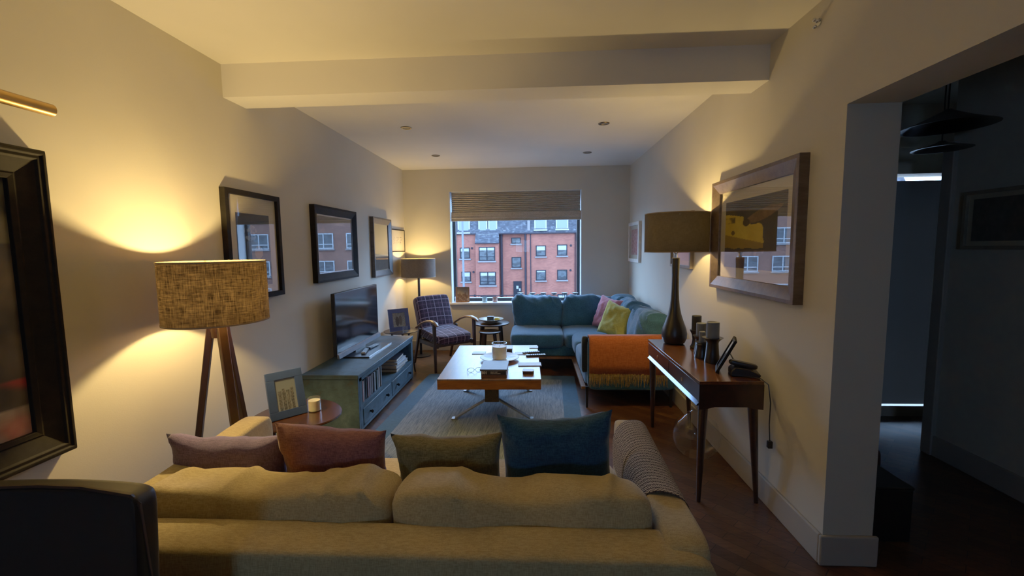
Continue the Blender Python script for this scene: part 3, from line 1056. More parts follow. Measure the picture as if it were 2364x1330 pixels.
box(b, -hw + .002, hw - .002, -hl + .002, -hl + .035, CZ - .085, CZ - .012)
box(b, -hw + .002, hw - .002, hl - .035, hl - .002, CZ - .085, CZ - .012)
box(b, -hw + .002, -hw + .035, -hl + .035, hl - .035, CZ - .085, CZ - .012)
box(b, hw - .035, hw - .002, -hl + .035, hl - .035, CZ - .085, CZ - .012)
box(b, -hw + .03, hw - .03, -hl + .03, hl - .03, CZ - .06, CZ - .03)
obj('apron', b, MAT['apron'], t, smooth=False)
for y in (-.31, .42):
    obj('pedestal', bx(-.06, .06, y - .04, y + .04, .17, CZ - .06), MAT['walnut2'], t, bevel=.004)
for y in (-.31, .42):
    for s in (-1, 1):
        b = bar(nb(), (s * .05, y, .185), (s * .325, y, .018), .05, .012, .05, .012, xdir=(0, 1, 0))
        box(b, min(s * .30, s * .355), max(s * .30, s * .355), y - .028, y + .028, .0092, .019)
        obj('leg', b, MAT['steel'], t, smooth=False, bevel=.002)

# things on the coffee table
TT = CZ + .0005
t = thing('platter', 'round white platter with a dark reflection painted into its dish, under the big candle', 'platter', (-.335, 3.93, TT))
m = N('platter_glaze')
m.tc = m.n('ShaderNodeTexCoord'); s = m.n('ShaderNodeSeparateXYZ'); m.l(m.tc.outputs['Object'], s.inputs[0])
e = m.math('ADD', m.math('MULTIPLY', m.math('ABSOLUTE', m.math('SUBTRACT', s.outputs[1], .035)), 14.0), m.math('MULTIPLY', m.math('POWER', m.math('ABSOLUTE', s.outputs[0]), 2.0), 42.0))
m.base(m.mix(m.math('LESS_THAN', e, 1.0), C(214, 220, 226), C(72, 50, 46)))  # dark oval is the far wall's reflection painted into the dish colour
pl = m.set(Roughness=.4, Specular_IOR_Level=.3)
b = nb(); lathe(b, [(0, .006), (.07, .006), (.13, .012), (.178, .026), (.182, .028), (.178, .031), (.13, .018), (.07, .012), (0, .012)], 56, cap=False)
obj('dish', b, pl, t)
b = nb(); lathe(b, [(.04, 0), (.085, 0), (.085, .008), (.04, .008), (.04, 0)], 40, cap=False)
obj('foot_ring', b, pl, t)
t = thing('jar_candle', 'large cream candle in a clear glass jar, centre of the coffee table', 'candle', (-.335, 3.915, TT + .0135))
b = nb(); lathe(b, [(0, 0), (.066, 0), (.069, .004), (.069, .148), (.066, .148), (.066, .006), (0, .006)], 48, cap=False)
obj('glass_jar', b, MAT['glass_thin'], t)
b = nb(); lathe(b, [(0, .007), (.0645, .007), (.0645, .118), (.05, .115), (0, .112)], 40)
obj('wax', b, MAT['wax'], t)
obj('wick', tube(nb(), [(0, 0, .112), (.001, 0, .124)], .0015, 6), MAT['black'], t)

def book(name, label, w, d, h, loc, rz, cover, group=None, spine=None):
    t = thing(name, label, 'book', loc, math.radians(rz), group)
    b = nb()
    c = .0025
    box(b, -w / 2, w / 2, -d / 2, d / 2, 0, c)
    box(b, -w / 2, w / 2, -d / 2, d / 2, h - c, h)
    box(b, -w / 2, w / 2, -d / 2, -d / 2 + c, c, h - c)
    obj('cover', b, cover, t, smooth=False)
    obj('pages', bx(-w / 2 + .004, w / 2 - .004, -d / 2 + c, d / 2 - .005, c, h - c), MAT['bookpaper'], t, smooth=False)
    return t
CV = {k: plain('cover_' + k, c, r) for k, c, r in (('russet', C(96, 62, 48), .5), ('black', C(30, 26, 28), .4), ('greybrown', C(78, 74, 74), .5), ('white', C(190, 192, 196), .5), ('slate', C(70, 84, 104), .3), ('dark', C(46, 42, 44), .35))}
bx0, by0 = -.335, 3.475
book('stacked_book', 'thick russet brown book, lowest of the stack at the near edge of the coffee table', .205, .25, .028, (bx0, by0 + .01, TT), 0, CV['russet'])
t5 = book('stacked_book', 'black book with 501 in white on its spine, middle of the coffee table stack', .20, .25, .030, (bx0 - .002, by0 + .005, TT + .0285), 0, CV['black'])
white_ink = plain('white_ink', C(200, 190, 182), .6)
b = text_bm('501', .030, .0004, .0016)
obj('title_lettering', b, white_ink, t5, smooth=False, loc=(-.095, -.1256, .015), rot=(PI / 2, 0, 0))
b = text_bm('MUST-VISIT', .0115, .0003, .0002)
b2 = text_bm('DESTINATIONS', .0115, .0003, .0002)
obj('subtitle_lettering', b, white_ink, t5, smooth=False, loc=(-.024, -.1256, .021), rot=(PI / 2, 0, 0))
obj('subtitle_lettering', b2, white_ink, t5, smooth=False, loc=(-.024, -.1256, .009), rot=(PI / 2, 0, 0))
book('stacked_book', 'grey-brown glossy book on top of the stack at the near edge of the coffee table', .215, .27, .014, (bx0 - .003, by0 + .012, TT + .059), 0, CV['greybrown'])
book('hardback_book', 'white topped dark book lying behind the big candle on the coffee table', .20, .15, .034, (-.335, 4.27, TT), 0, CV['dark'])
book('paperback_book', 'white paperback on top of the dark book behind the big candle', .205, .15, .008, (-.333, 4.27, TT + .0345), 1, CV['white'])
# coasters
MAT['coaster'] = plain('pale_coaster', C(180, 186, 196), .45)
for x, y, w, d, lab in ((-.56, 4.18, .13, .10, 'pale rectangular coaster left of the candle at the back of the coffee table'),
                        (-.14, 4.16, .13, .10, 'pale rectangular coaster right of the candle at the back of the coffee table'),
                        (-.02, 4.42, .09, .09, 'small pale coaster at the far right corner of the coffee table')):
    tag(obj('coaster', box(nb(), x - w / 2, x + w / 2, y - d / 2, y + d / 2, TT, TT + .006), MAT['coaster'], None, bevel=.002), lab, 'coaster')
t = thing('notebook', 'flat white notebook near the right edge of the coffee table', 'notebook', (-.055, 3.76, TT), math.radians(2))
obj('cover', bx(-.10, .10, -.055, .055, 0, .008), CV['white'], t, bevel=.002)
obj('back_cover', bx(-.102, .102, -.058, .058, -.0002, .002), CV['black'], t)
# remotes
for i, (x, y, rz, w, l, lab) in enumerate(((-.045, 4.17, 104, .038, .17, 'slim black remote control angled near the back right of the coffee table'), (.0, 4.06, 98, .045, .19, 'wider black remote control nearest the right edge of the coffee table'))):
    t = thing('remote_control', lab, 'remote control', (x, y, TT), math.radians(rz), 'remote controls on the coffee table')
    obj('body', bx(-w / 2, w / 2, -l / 2, l / 2, 0, .018), MAT['black'], t, bevel=.005)
    b = nb()
    for r in range(7):
        for c_ in range(3):
            box(b, -w * .3 + c_ * w * .22, -w * .3 + c_ * w * .22 + .005, -l * .38 + r * .02, -l * .38 + r * .02 + .007, .018, .0195)
    obj('buttons', b, plain('grey_rubber', C(58, 58, 62), .7) if i == 0 else bpy.data.materials['grey_rubber'], t, smooth=False)
t = thing('trinket_box', 'small brown box with a pale lid at the near right corner of the coffee table', 'box', (-.062, 3.50, TT), math.radians(-3))
obj('body', prism(nb(), [(-.045, -.035), (.032, -.035), (.046, -.02), (.046, .02), (.032, .035), (-.045, .035)], 'z', 0, .022), MAT['walnut2'], t, bevel=.002)
obj('lid', prism(nb(), [(-.047, -.037), (.033, -.037), (.048, -.021), (.048, .021), (.033, .037), (-.047, .037)], 'z', .022, .028), MAT['coaster'], t, bevel=.001)
t = thing('spectacles', 'pair of dark rimmed spectacles left of the book stack on the coffee table', 'glasses', (-.51, 3.52, TT), math.radians(15))
for s in (-1, 1):
    b = nb()
    pts = [(s * .032 + .026 * math.cos(a), 0, .021 + .019 * math.sin(a)) for a in [2 * PI * k / 20 for k in range(21)]]
    tube(b, pts, .0018, 6, cap=False)
    obj('rim', b, MAT['black'], t)
    obj('temple', tube(nb(), [(s * .058, 0, .026), (s * .058, .06, .02), (s * .05, .12, .004)], .0018, 6), MAT['black'], t)
obj('bridge', tube(nb(), [(-.007, 0, .024), (0, -.002, .028), (.007, 0, .024)], .0018, 6), MAT['black'], t)

# ------------------------------------------------------------------ TV unit
t = thing('tv_cabinet', 'low distressed teal painted television cabinet with open shelves and drawers by the left wall', 'cabinet', (-1.63, 4.03, 0))
P = MAT['tvpaint']
x0, x1, y0, y1 = -.225, .225, -.765, .765
obj('top', bx(x0 - .012, x1 + .008, y0 - .012, y1 + .012, .465, .50), P, t, bevel=.004)
obj('side_panel', bx(x0, x1, y0, y0 + .03, .02, .465), P, t, bevel=.003)
obj('side_panel', bx(x0, x1, y1 - .03, y1, .02, .465), P, t, bevel=.003)
obj('back_panel', bx(x0, x0 + .015, y0 + .03, y1 - .03, .03, .465), P, t)
obj('shelf', bx(x0 + .015, x1 - .005, y0 + .03, y1 - .03, .205, .225), P, t)
obj('bottom', bx(x0 + .015, x1 - .01, y0 + .03, y1 - .03, .03, .05), P, t)
b = nb()
box(b, x1 - .02, x1, y0 + .03, y0 + .075, .05, .465)
box(b, x1 - .02, x1, y1 - .06, y1 - .03, .05, .465)
box(b, x1 - .02, x1, -.018, .018, .05, .205)
box(b, x1 - .02, x1 + .002, y0 + .03, y1 - .03, .2, .228)
box(b, x1 - .02, x1 + .001, y0 + .03, y1 - .03, .03, .052)
box(b, x1 - .02, x1, y0 + .03, y1 - .03, .435, .465)
obj('face_frame', b, P, t, smooth=False)
for a, c in ((y0 + .08, -.022), (.022, y1 - .065)):
    dr = obj('drawer', bx(x1 - .30, x1 + .004, a, c, .056, .196), P, t, bevel=.004)
    for f in (.2, .8):
        b = nb(); lathe(b, [(0, 0), (.008, 0), (.008, .01), (.015, .018), (.016, .026), (.009, .032), (0, .033)], 16)
        obj('knob', b, plain('dark_iron', C(44, 46, 48), .35, .8) if 'dark_iron' not in bpy.data.materials else bpy.data.materials['dark_iron'], dr, loc=(x1 + .004, a + (c - a) * f, .126), rot=(0, PI / 2, 0))
for sx in (x0 + .03, x1 - .03):
    for sy in (y0 + .03, y1 - .03):
        obj('foot', bx(sx - .025, sx + .025, sy - .025, sy + .025, 0, .03), P, t)

# upright records / magazines
ORD = ['first', 'second', 'third', 'fourth', 'fifth', 'sixth', 'seventh', 'eighth', 'ninth', 'tenth', 'eleventh', 'twelfth', 'thirteenth', 'fourteenth', 'fifteenth', 'sixteenth', 'seventeenth', 'eighteenth', 'nineteenth', 'twentieth', 'twenty-first', 'twenty-second', 'twenty-third', 'twenty-fourth', 'twenty-fifth']
cols = [('pale pink', C(190, 160, 160)), ('white', C(206, 196, 192)), ('dusty pink', C(176, 140, 140)), ('slate grey', C(74, 84, 90)), ('black', C(34, 34, 38)), ('mauve', C(110, 92, 104)), ('grey', C(120, 122, 126)), ('brown', C(84, 66, 58)), ('pale grey', C(176, 180, 184)), ('dark green', C(52, 66, 60))]
cm = [plain('sleeve_' + n.replace(' ', '_'), c, .5) for n, c in cols]
proto = {}
seq = [0, 1, 2, 1, 3, 3, 4, 4, 5, 0, 5, 6, 7, 6, 5, 3, 8, 7, 9, 6, 4, 1, 8, 6]
y = 3.375
for i, ci in enumerate(seq):
    w = random.choice((.013, .017, .021))
    hgt = .168 + .012 * random.random() + (.014 if i > 20 else 0)
    key = (ci, w)
    if key not in proto:
        proto[key] = bx(-.11, .11, -w / 2, w / 2, 0, 1.0)
        o = obj('magazine', proto[key], cm[ci], None, smooth=False)
        proto[key] = o.data
    else:
        o = bpy.data.objects.new('magazine', proto[key]); link(o)
    o.location = (-1.55 + .012 * random.random(), y + w / 2, .2255)
    o.scale = (1, 1, hgt)
    o.rotation_euler = (0, 0, 0)
    y += w + .0045
    tag(o, f'{cols[ci][0]} upright magazine, {ORD[i]} from the near end of the cabinet shelf row', 'magazine', 'magazines standing on the cabinet shelf')
# stack of large books in the far shelf bay
for i, (nm, c, dz, dx, l, lab) in enumerate((('a', C(60, 50, 48), .035, 0, .34, 'dark brown large book at the bottom of the cabinet shelf stack'),
                                            ('b', C(150, 156, 170), .034, .012, .33, 'pale grey large book, second from the bottom of the cabinet shelf stack'),
                                            ('c', C(180, 190, 206), .022, .0, .31, 'silver white book, second from the top of the cabinet shelf stack'),
                                            ('d', C(56, 50, 56), .03, -.02, .29, 'dark slim book on top of the cabinet shelf stack'))):
    z = .2255 + sum((.035, .034, .022, .03)[:i]) + i * .0006
    t2 = thing('large_book', lab, 'book', (-1.545 + dx, 4.43 + .01 * i, z), math.radians((2, -3, 1, 4)[i]))
    mt = plain('large_cover_' + nm, c, .4)
    b = nb(); box(b, -.12, .12, -l / 2, l / 2, 0, .003); box(b, -.12, .12, -l / 2, l / 2, dz - .003, dz); box(b, -.12, -.117, -l / 2, l / 2, .003, dz - .003)
    obj('cover', b, mt, t2, smooth=False)
    obj('pages', bx(-.117, .115, -l / 2 + .004, l / 2 - .004, .003, dz - .003), MAT['bookpaper'], t2, smooth=False)

# television
t = thing('television', 'flat black television standing on the teal cabinet, angled away along the left wall', 'television', (-1.725, 4.09, .5012))
m = N('tv_screen_glass'); m.base(C(8, 9, 11)); scr = m.set(Roughness=.12, Specular_IOR_Level=.4)
obj('housing', bx(-.025, .008, -.50, .50, .055, .61), MAT['black'], t, bevel=.004)
obj('screen', bx(.008, .0095, -.492, .492, .085, .602), scr, t, smooth=False)
obj('silver_trim', prism(nb(), [(.008, .04), (.03, .04), (.024, .075), (.008, .082)], 'y', -.50, .50), plain('silver_plastic', C(110, 118, 132), .35), t, smooth=False)
obj('stand_base', bx(-.06, .21, -.30, .30, 0, .010), MAT['glassdark'] if 'glassdark' in MAT else plain('smoked_glass', C(52, 60, 72), .35), t, bevel=.003)
obj('stand_edge', bx(.208, .214, -.30, .30, 0, .012), MAT['chrome'], t)
obj('stand_neck', bx(-.02, .01, -.12, .12, .010, .06), MAT['black'], t)
for x, yy, rz, lab in ((.10, -.12, 12, 'black remote control on the television stand'), (.10, .08, -6, 'second black remote control on the television stand, further back')):
    t2 = thing('remote_control', lab, 'remote control', (-1.725 + x, 4.09 + yy, .5125), math.radians(rz), 'remote controls on the television stand')
    obj('body', bx(-.022, .022, -.09, .09, 0, .018), MAT['black'], t2, bevel=.005)
    obj('end_cap', bx(-.020, .020, -.094, -.07, .002, .02), MAT['coaster'] if yy < 0 else MAT['black'], t2, bevel=.003)

# ------------------------------------------------------------------ standing photo frames
def photo_frame(label, w, h, fw, loc, rz, lean, fmat, fn, easel=True):
    t = thing('photo_frame', label, 'photo frame', loc, math.radians(rz))
    piv = bpy.data.objects.new('frame', None)
    a = math.radians(-lean)
    R = Matrix.Rotation(a, 4, 'X')
    b = nb()
    for q in ((-w / 2, w / 2, 0, fw), (-w / 2, w / 2, h - fw, h), (-w / 2, -w / 2 + fw, fw, h - fw), (w / 2 - fw, w / 2, fw, h - fw)):
        box(b, q[0], q[1], -.008, .008, q[2], q[3])
    o = obj('frame', b, fmat, t, smooth=False, rot=(a, 0, 0), bevel=.002)
    obj('backing', bx(-w / 2 + fw, w / 2 - fw, .002, .007, fw, h - fw), MAT['black'], t, smooth=False, rot=(a, 0, 0))
    o = art('photograph', t, w - 2 * fw, h - 2 * fw, fn, MAT['print'], 'y', R @ Vector((0, -.001, h / 2)), 30)
    o.rotation_euler = (a, 0, 0)
    obj('glass', bx(-w / 2 + fw, w / 2 - fw, -.004, -.003, fw, h - fw), MAT['picture_glass'], t, smooth=False, rot=(a, 0, 0))
    if easel:
        top = R @ Vector((0, .01, h * .6))
        obj('easel_leg', bar(nb(), top, (0, top.y + h * .28, .004), .05, .004), MAT['black'], t)
    return t
def ph_group(u, v):
    c = mixc((176, 186, 196), (120, 132, 144), v)
    for k in range(4):
        if abs(u - .2 - k * .2) < .08 and v < .62 + .06 * (k % 2): c = mixc((60, 66, 74), (150, 150, 150), .5 + nz(u, v, 20, k))
    return c
bf = plain('blue_grey_frame', C(50, 72, 126), .35)
photo_frame('blue-grey framed black and white photo on the round walnut side table', .20, .27, .045, (-1.43, 2.36, .5215), 50, 14, bf, ph_group)

# near round side table
t = thing('side_table', 'round walnut side table between the mustard sofa and the teal cabinet', 'table', (-1.415, 2.415, 0))
b = nb()
prof = [(.0, .498), (.20, .498), (.245, .506), (.25, .513), (.247, .52), (0, .52)]
lathe(b, prof, 64)
for v in b.verts:
    a = math.atan2(v.co.y, v.co.x); r = math.hypot(v.co.x, v.co.y)
    k = 1 + .05 * math.cos(3 * a + .6)
    v.co.x *= k; v.co.y *= k
obj('tabletop', b, MAT['walnut2'], t)
for a in (-50, 70, 190):
    a = math.radians(a)
    obj('leg', tube(nb(), [(.13 * math.cos(a), .13 * math.sin(a), .5), (.2 * math.cos(a), .2 * math.sin(a), 0)], .018, 12, r2=.011), MAT['walnut2'], t)
t = thing('jar_candle', 'small white candle in a glass tumbler on the round walnut side table', 'candle', (-1.335, 2.465, .5205))
b = nb(); lathe(b, [(0, 0), (.034, 0), (.037, .003), (.038, .082), (.036, .082), (.035, .004), (0, .004)], 32, cap=False)
obj('glass_tumbler', b, MAT['glass_thin'], t)
b = nb(); lathe(b, [(0, .005), (.0335, .005), (.0335, .066), (0, .064)], 32)
obj('wax', b, MAT['wax'], t)

# far small round table beyond the TV cabinet
t = thing('side_table', 'small dark round side table in the gap between the teal cabinet and the armchair', 'table', (-1.64, 5.13, 0))
b = nb(); lathe(b, [(0, .478), (.18, .478), (.205, .486), (.205, .494), (0, .5)], 48)
obj('tabletop', b, MAT['darkwood'], t)
for a in (-20, 100, 220):
    a = math.radians(a)
    obj('leg', tube(nb(), [(.11 * math.cos(a), .11 * math.sin(a), .48), (.19 * math.cos(a), .19 * math.sin(a), 0)], .014, 10, r2=.009), MAT['darkwood'], t)
def ph_couple(u, v):
    c = mixc((186, 192, 190), (150, 160, 164), v)
    if (u - .35) ** 2 / .02 + (v - .4) ** 2 / .12 < 1: c = (84, 84, 86)
    if (u - .62) ** 2 / .02 + (v - .45) ** 2 / .12 < 1: c = (120, 116, 112)
    return mixc(c, (60, 60, 62), .3 * (nz(u, v, 14) > .1))
photo_frame('dark blue-grey framed black and white photo on the small table beyond the television', .25, .27, .05, (-1.63, 5.07, .502), 36, 14, bf, ph_couple)
t = thing('tumbler', 'clear glass tumbler in front of the photo beyond the television', 'glass', (-1.545, 4.99, .499))
b = nb(); lathe(b, [(0, 0), (.028, 0), (.032, .075), (.030, .075), (.027, .004), (0, .004)], 24, cap=False)
obj('tumbler_wall', b, MAT['glass_thin'], t)

# ------------------------------------------------------------------ tartan armchair
def armchair():
    t = thing('armchair', 'purple tartan armchair with curved wooden arms in the far left corner', 'armchair', (-1.16, 5.40, 0), math.radians(41))
    W = .26
    # seat cushion
    o = obj('seat_cushion', soft_box(.50, .52, .12, 6, (18, 18, 8), .004, 5, 2, .01), MAT['tartan'], t, sharp=60, rot=(math.radians(6), 0, 0))
    o.location = (0, -.03, .40)
    o = obj('back_cushion', soft_box(.48, .12, .50, 11, (18, 8, 20), .004, 5, 3, .01), MAT['tartan'], t, sharp=60, rot=(math.radians(-19), 0, 0))
    o.location = (0, .285, .62)
    b = nb()
    box(b, -W + .02, W - .02, -.27, -.24, .30, .35)
    box(b, -W + .02, W - .02, .20, .23, .28, .33)
    box(b, -W, -W + .03, -.27, .25, .29, .34)
    box(b, W - .03, W, -.27, .25, .29, .34)
    obj('seat_frame', b, MAT['darkwood'], t, bevel=.004)
    for s in (-1, 1):
        x = s * (W + .02)
        pts = [(x, .30, .44), (x, .20, .50), (x, .06, .565), (x, -.08, .605), (x, -.2, .615), (x, -.29, .60), (x + s * .004, -.335, .575)]
        obj('armrest', tube(nb(), pts, [.018, .021, .024, .028, .031, .030, .02], 14, flat=.5), MAT['midwood'], t)
        obj('leg', bar(nb(), (x, -.255, .60), (x, -.265, 0), .036, .042, .026, .028), MAT['darkwood'], t, bevel=.004)
        obj('leg', bar(nb(), (x * .95, .16, .48), (x * .95, .34, 0), .032, .042, .024, .026), MAT['darkwood'], t, bevel=.004)
        obj('back_upright', bar(nb(), (s * .2, .19, .34), (s * .2, .40, .82), .03, .03), MAT['darkwood'], t, bevel=.004)
armchair()

# ------------------------------------------------------------------ nesting tables
def round_table(label, x, y, r, z, lr, legmat):
    t = thing('nesting_table', label, 'table', (x, y, 0))
    b = nb(); lathe(b, [(0, z - .024), (r - .02, z - .024), (r, z - .014), (r, z - .004), (r - .006, z), (0, z)], 48)
    obj('tabletop', b, MAT['darkwood'], t)
    for k in range(4):
        a = math.radians(45 + 90 * k)
        obj('leg', tube(nb(), [(lr * math.cos(a), lr * math.sin(a), z - .02), ((lr + .045) * math.cos(a), (lr + .045) * math.sin(a), 0)], .017, 10, r2=.012), legmat, t)
round_table('larger round dark wood nesting table under the window, holding the shallow bowl', -.60, 5.80, .245, .475, .17, MAT['darkwood'])
round_table('smaller round dark nesting table tucked in front under the larger one', -.60, 5.58, .145, .40, .085, MAT['darkwood'])
t = thing('shallow_bowl', 'shallow pale rimmed bowl on the nesting tables below the window', 'bowl', (-.60, 5.76, .4755))
b = nb(); lathe(b, [(0, 0), (.06, 0), (.065, .012), (.12, .03), (.165, .055), (.168, .06), (.162, .06), (.115, .038), (.06, .02), (0, .018)], 44, cap=False)
obj('bowl_body', b, plain('stone_glaze', C(150, 146, 130), .25), t)
t = thing('trinket_box', 'small black box sitting in the shallow bowl by the window', 'box', (-.605, 5.75, .4965))
obj('body', bx(-.045, .045, -.035, .035, .0, .06), MAT['black'], t, bevel=.006)
obj('lid', bx(-.047, .047, -.037, .037, .06, .072), MAT['black'], t, bevel=.004)
b = nb(); bmesh.ops.create_uvsphere(b, u_segments=24, v_segments=14, radius=.033)
for v in b.verts:
    v.co.z *= .8; v.co.x *= 1.25
    if abs(v.co.x) > .036: v.co.y *= .8; v.co.z *= .8
tag(obj('lemon', b, plain('lemon_skin', C(214, 180, 40), .45), None, loc=(-.515, 5.73, .531)), 'yellow lemon in the shallow bowl by the window', 'lemon')

# ------------------------------------------------------------------ corner sofa
S_ = MAT['teal']
t = thing('corner_sofa', 'L shaped teal blue fabric corner sofa under the window and along the right wall', 'sofa', (.5, 5.2, 0))
O = (.5, 5.2, 0)
# wing under the window
soft('seat_base', -.30, 1.28, 5.04, 6.0, .20, .32, S_, t, O, n=20)
soft('back_frame', -.30, 1.28, 5.88, 6.02, .20, .70, S_, t, O, n=14, cuts=(30, 6, 12))
soft('seat_cushion', -.305, .335, 4.98, 5.72, .30, .475, S_, t, O, n=7, cuts=(20, 20, 8), wr=.006, ws=4, seed=1, bulge=.012)
soft('seat_cushion', .34, .86, 4.98, 5.72, .30, .475, S_, t, O, n=7, cuts=(20, 20, 8), wr=.006, ws=4, seed=2, bulge=.012)
soft('back_cushion', -.30, .35, 5.56, 5.82, .43, .835, S_, t, O, n=5, cuts=(34, 12, 24), wr=.075, ws=6, seed=6, bulge=.03, rot=(math.radians(-8), 0, 0))
soft('back_cushion', .345, 1.02, 5.56, 5.82, .43, .83, S_, t, O, n=5, cuts=(34, 12, 24), wr=.075, ws=6, seed=8, bulge=.03, rot=(math.radians(-8), 0, 0))
# return along the right wall
soft('seat_base', .46, 1.28, 3.98, 5.10, .20, .32, S_, t, O, n=20, cuts=(12, 24, 6))
soft('back_frame', 1.17, 1.295, 3.98, 5.95, .20, .68, S_, t, O, n=14, cuts=(6, 30, 12))
soft('seat_cushion', .42, 1.12, 4.03, 4.60, .30, .475, S_, t, O, n=7, cuts=(20, 20, 8), wr=.006, ws=4, seed=3, bulge=.012)
soft('seat_cushion', .42, 1.12, 4.605, 5.22, .30, .475, S_, t, O, n=7, cuts=(20, 20, 8), wr=.006, ws=4, seed=4, bulge=.012)
for i, (a, c) in enumerate(((4.06, 4.70), (4.70, 5.36), (5.36, 5.86))):
    b = soft_box(c - a, .26, .42, 5, (34, 12, 24), .075, 6, 11 + i * 3, .03)
    o = obj('back_cushion', b, S_, t, sharp=60, rot=(math.radians(-9), 0, math.radians(-90)))
    o.location = (1.12 - .5 - (.02 if i == 2 else 0), (a + c) / 2 - 5.2, .625)
soft('arm', .475, 1.27, 3.905, 4.02, .17, .655, S_, t, O, n=12, cuts=(20, 8, 14))
obj('plinth_rail', box(box(nb(), -.80, -.02, -.19, -.15, .175, .20), -.08, -.04, -1.27, -.16, .175, .20), MAT['midwood'], t, smooth=False)
for x, y in ((-.27, 5.1), (-.27, 5.95), (.47, 3.93), (1.24, 3.95), (1.24, 5.95), (.5, 5.1)):
    obj('leg', bar(nb(), (x - .5, y - 5.2, .20), (x - .5, y - 5.2, 0), .028, .028, .018, .018), MAT['black'], t)
obj('arm_cap', soft_box(.06, .07, .34, 6, (6, 6, 12)), fabric('dark_grey_wool', C(40, 48, 54), C(28, 34, 40)), t, sharp=60, loc=(.455 - .5, 3.99 - 5.2, .49))

pillow('scatter_cushion', 'pink scatter cushion leaning in the angle of the teal corner sofa', .42, .42, .15, .82, 5.26, .475, -20, MAT['pink'], 11, -58, 4, .02, .1)
pillow('scatter_cushion', 'yellow scatter cushion in front of the pink one on the teal corner sofa', .42, .40, .16, .84, 4.84, .475, -22, MAT['yellow'], 12, -50, 8, .02, .1)

# orange throw over the near arm of the corner sofa
def orange_throw():
    t = thing('orange_throw', 'burnt orange mohair throw with ochre fringe over the near end of the teal sofa', 'throw', (.86, 3.96, 0))
    yf, yb = 3.893 - 3.96, 4.034 - 3.96
    prof = [(yf - .004, .33), (yf - .007, .42), (yf - .006, .52), (yf - .004, .61), (yf + .006, .65), (yf + .03, .668), (0, .672), (yb - .03, .668), (yb - .006, .65), (yb + .004, .60), (yb + .006, .50)]
    X0, X1 = -.375, .33
    def fn(tt, a, z, s):
        x = X0 + (X1 - X0) * tt
        w = .006 * noise.noise(Vector((x * 9, z * 3, 1)))
        return (x, a - abs(w) if z < .64 else a, z + (.004 * noise.noise(Vector((x * 8, a * 8, 4))) if z > .6 else 0) - .008 * (tt if s < .5 else 0))
    o = sheet(prof, fn, 40, .009, 'throw_cloth', MAT['orange'], t)
    b = nb()
    random.seed(3)
    for k in range(150):
        x = X0 + (X1 - X0) * (k + .5) / 150
        y = yf - .006 + random.uniform(-.003, .003)
        L = .115 + random.uniform(-.03, .02)
        dx = random.uniform(-.012, .012)
        tube(b, [(x, y, .336 - .008 * k / 150), (x + dx * .3, y - .004, .336 - L * .5), (x + dx, y + .002, .336 - L)], [.0028, .0022, .0012], 4)
    tag(obj('fringe', b, MAT['fringe'], t), kind='stuff')
orange_throw()

# ------------------------------------------------------------------ console table
CX0, CX1, CY0, CY1 = .905, 1.255, 2.39, 3.50
t = thing('console_table', 'slim dark walnut console table with two drawers and tapered legs by the right wall', 'table', ((CX0 + CX1) / 2, (CY0 + CY1) / 2, 0))
cx, cy = (CX0 + CX1) / 2, (CY0 + CY1) / 2
W_ = MAT['walnut']
def R_(x): return x - cx
obj('tabletop', bx(CX0 - cx, CX1 - cx, CY0 - cy, CY1 - cy, TZ - .018, TZ), wood('glossy_walnut_top', C(66, 38, 22), C(108, 64, 36), (6, 1, 6), 3, .2, .5), t, bevel=.002)
b = nb()
box(b, CX0 - cx + .012, CX1 - cx, CY0 - cy, CY0 - cy + .018, TZ - .142, TZ - .018)
box(b, CX0 - cx + .012, CX1 - cx, CY1 - cy - .018, CY1 - cy, TZ - .142, TZ - .018)
box(b, CX1 - cx - .015, CX1 - cx, CY0 - cy, CY1 - cy, TZ - .142, TZ - .018)
box(b, CX0 - cx + .012, CX1 - cx, CY0 - cy, CY1 - cy, TZ - .146, TZ - .134)
obj('carcass', b, W_, t, smooth=False)
obj('end_apron', prism(nb(), [(CX0 - cx, TZ - .02), (CX0 - cx, TZ - .16), (CX0 - cx + .05, TZ - .155), (CX0 - cx + .10, TZ - .142), (CX1 - cx - .10, TZ - .142), (CX1 - cx - .05, TZ - .155), (CX1 - cx, TZ - .16), (CX1 - cx, TZ - .02)], 'y', CY0 - cy - .001, CY0 - cy + .02), W_, t, smooth=False)
for a, c in ((CY0 + .02, 2.94), (2.95, CY1 - .02)):
    dr = obj('drawer', bx(CX0 - cx + .001, CX0 - cx + .3, a - cy, c - cy, TZ - .118, TZ - .022), W_, t, bevel=.002)
    b = nb(); lathe(b, [(0, 0), (.012, 0), (.013, .003), (.009, .004), (.004, .0035), (0, .0035)], 18)
    obj('knob', b, MAT['brass'], dr, loc=(CX0 - cx + .001, (a + c) / 2 - cy, TZ - .075), rot=(0, -PI / 2, 0))
obj('lower_rail', prism(nb(), [(CX0 - cx + .004, TZ - .118), (CX0 - cx - .013, TZ - .136), (CX0 - cx - .013, TZ - .139), (CX0 - cx + .02, TZ - .139), (CX0 - cx + .02, TZ - .118)], 'y', CY0 - cy + .004, CY1 - cy - .06), metal('polished_rail', C(74, 86, 106), .08), t, smooth=False)
for (x, y, fx, fy) in ((CX0 + .035, CY0 + .03, CX0 + .035, CY0 + .06), (CX1 - .045, CY0 + .03, CX1 + .012, CY0 + .06), (CX0 + .035, CY1 - .03, CX0 + .05, CY1 - .0), (CX1 - .045, CY1 - .03, CX1 + .0, CY1 - .0)):
    obj('leg', tube(nb(), [(x - cx, y - cy, TZ - .13), (fx - cx, fy - cy, 0)], .028, 14, r2=.012), W_, t)

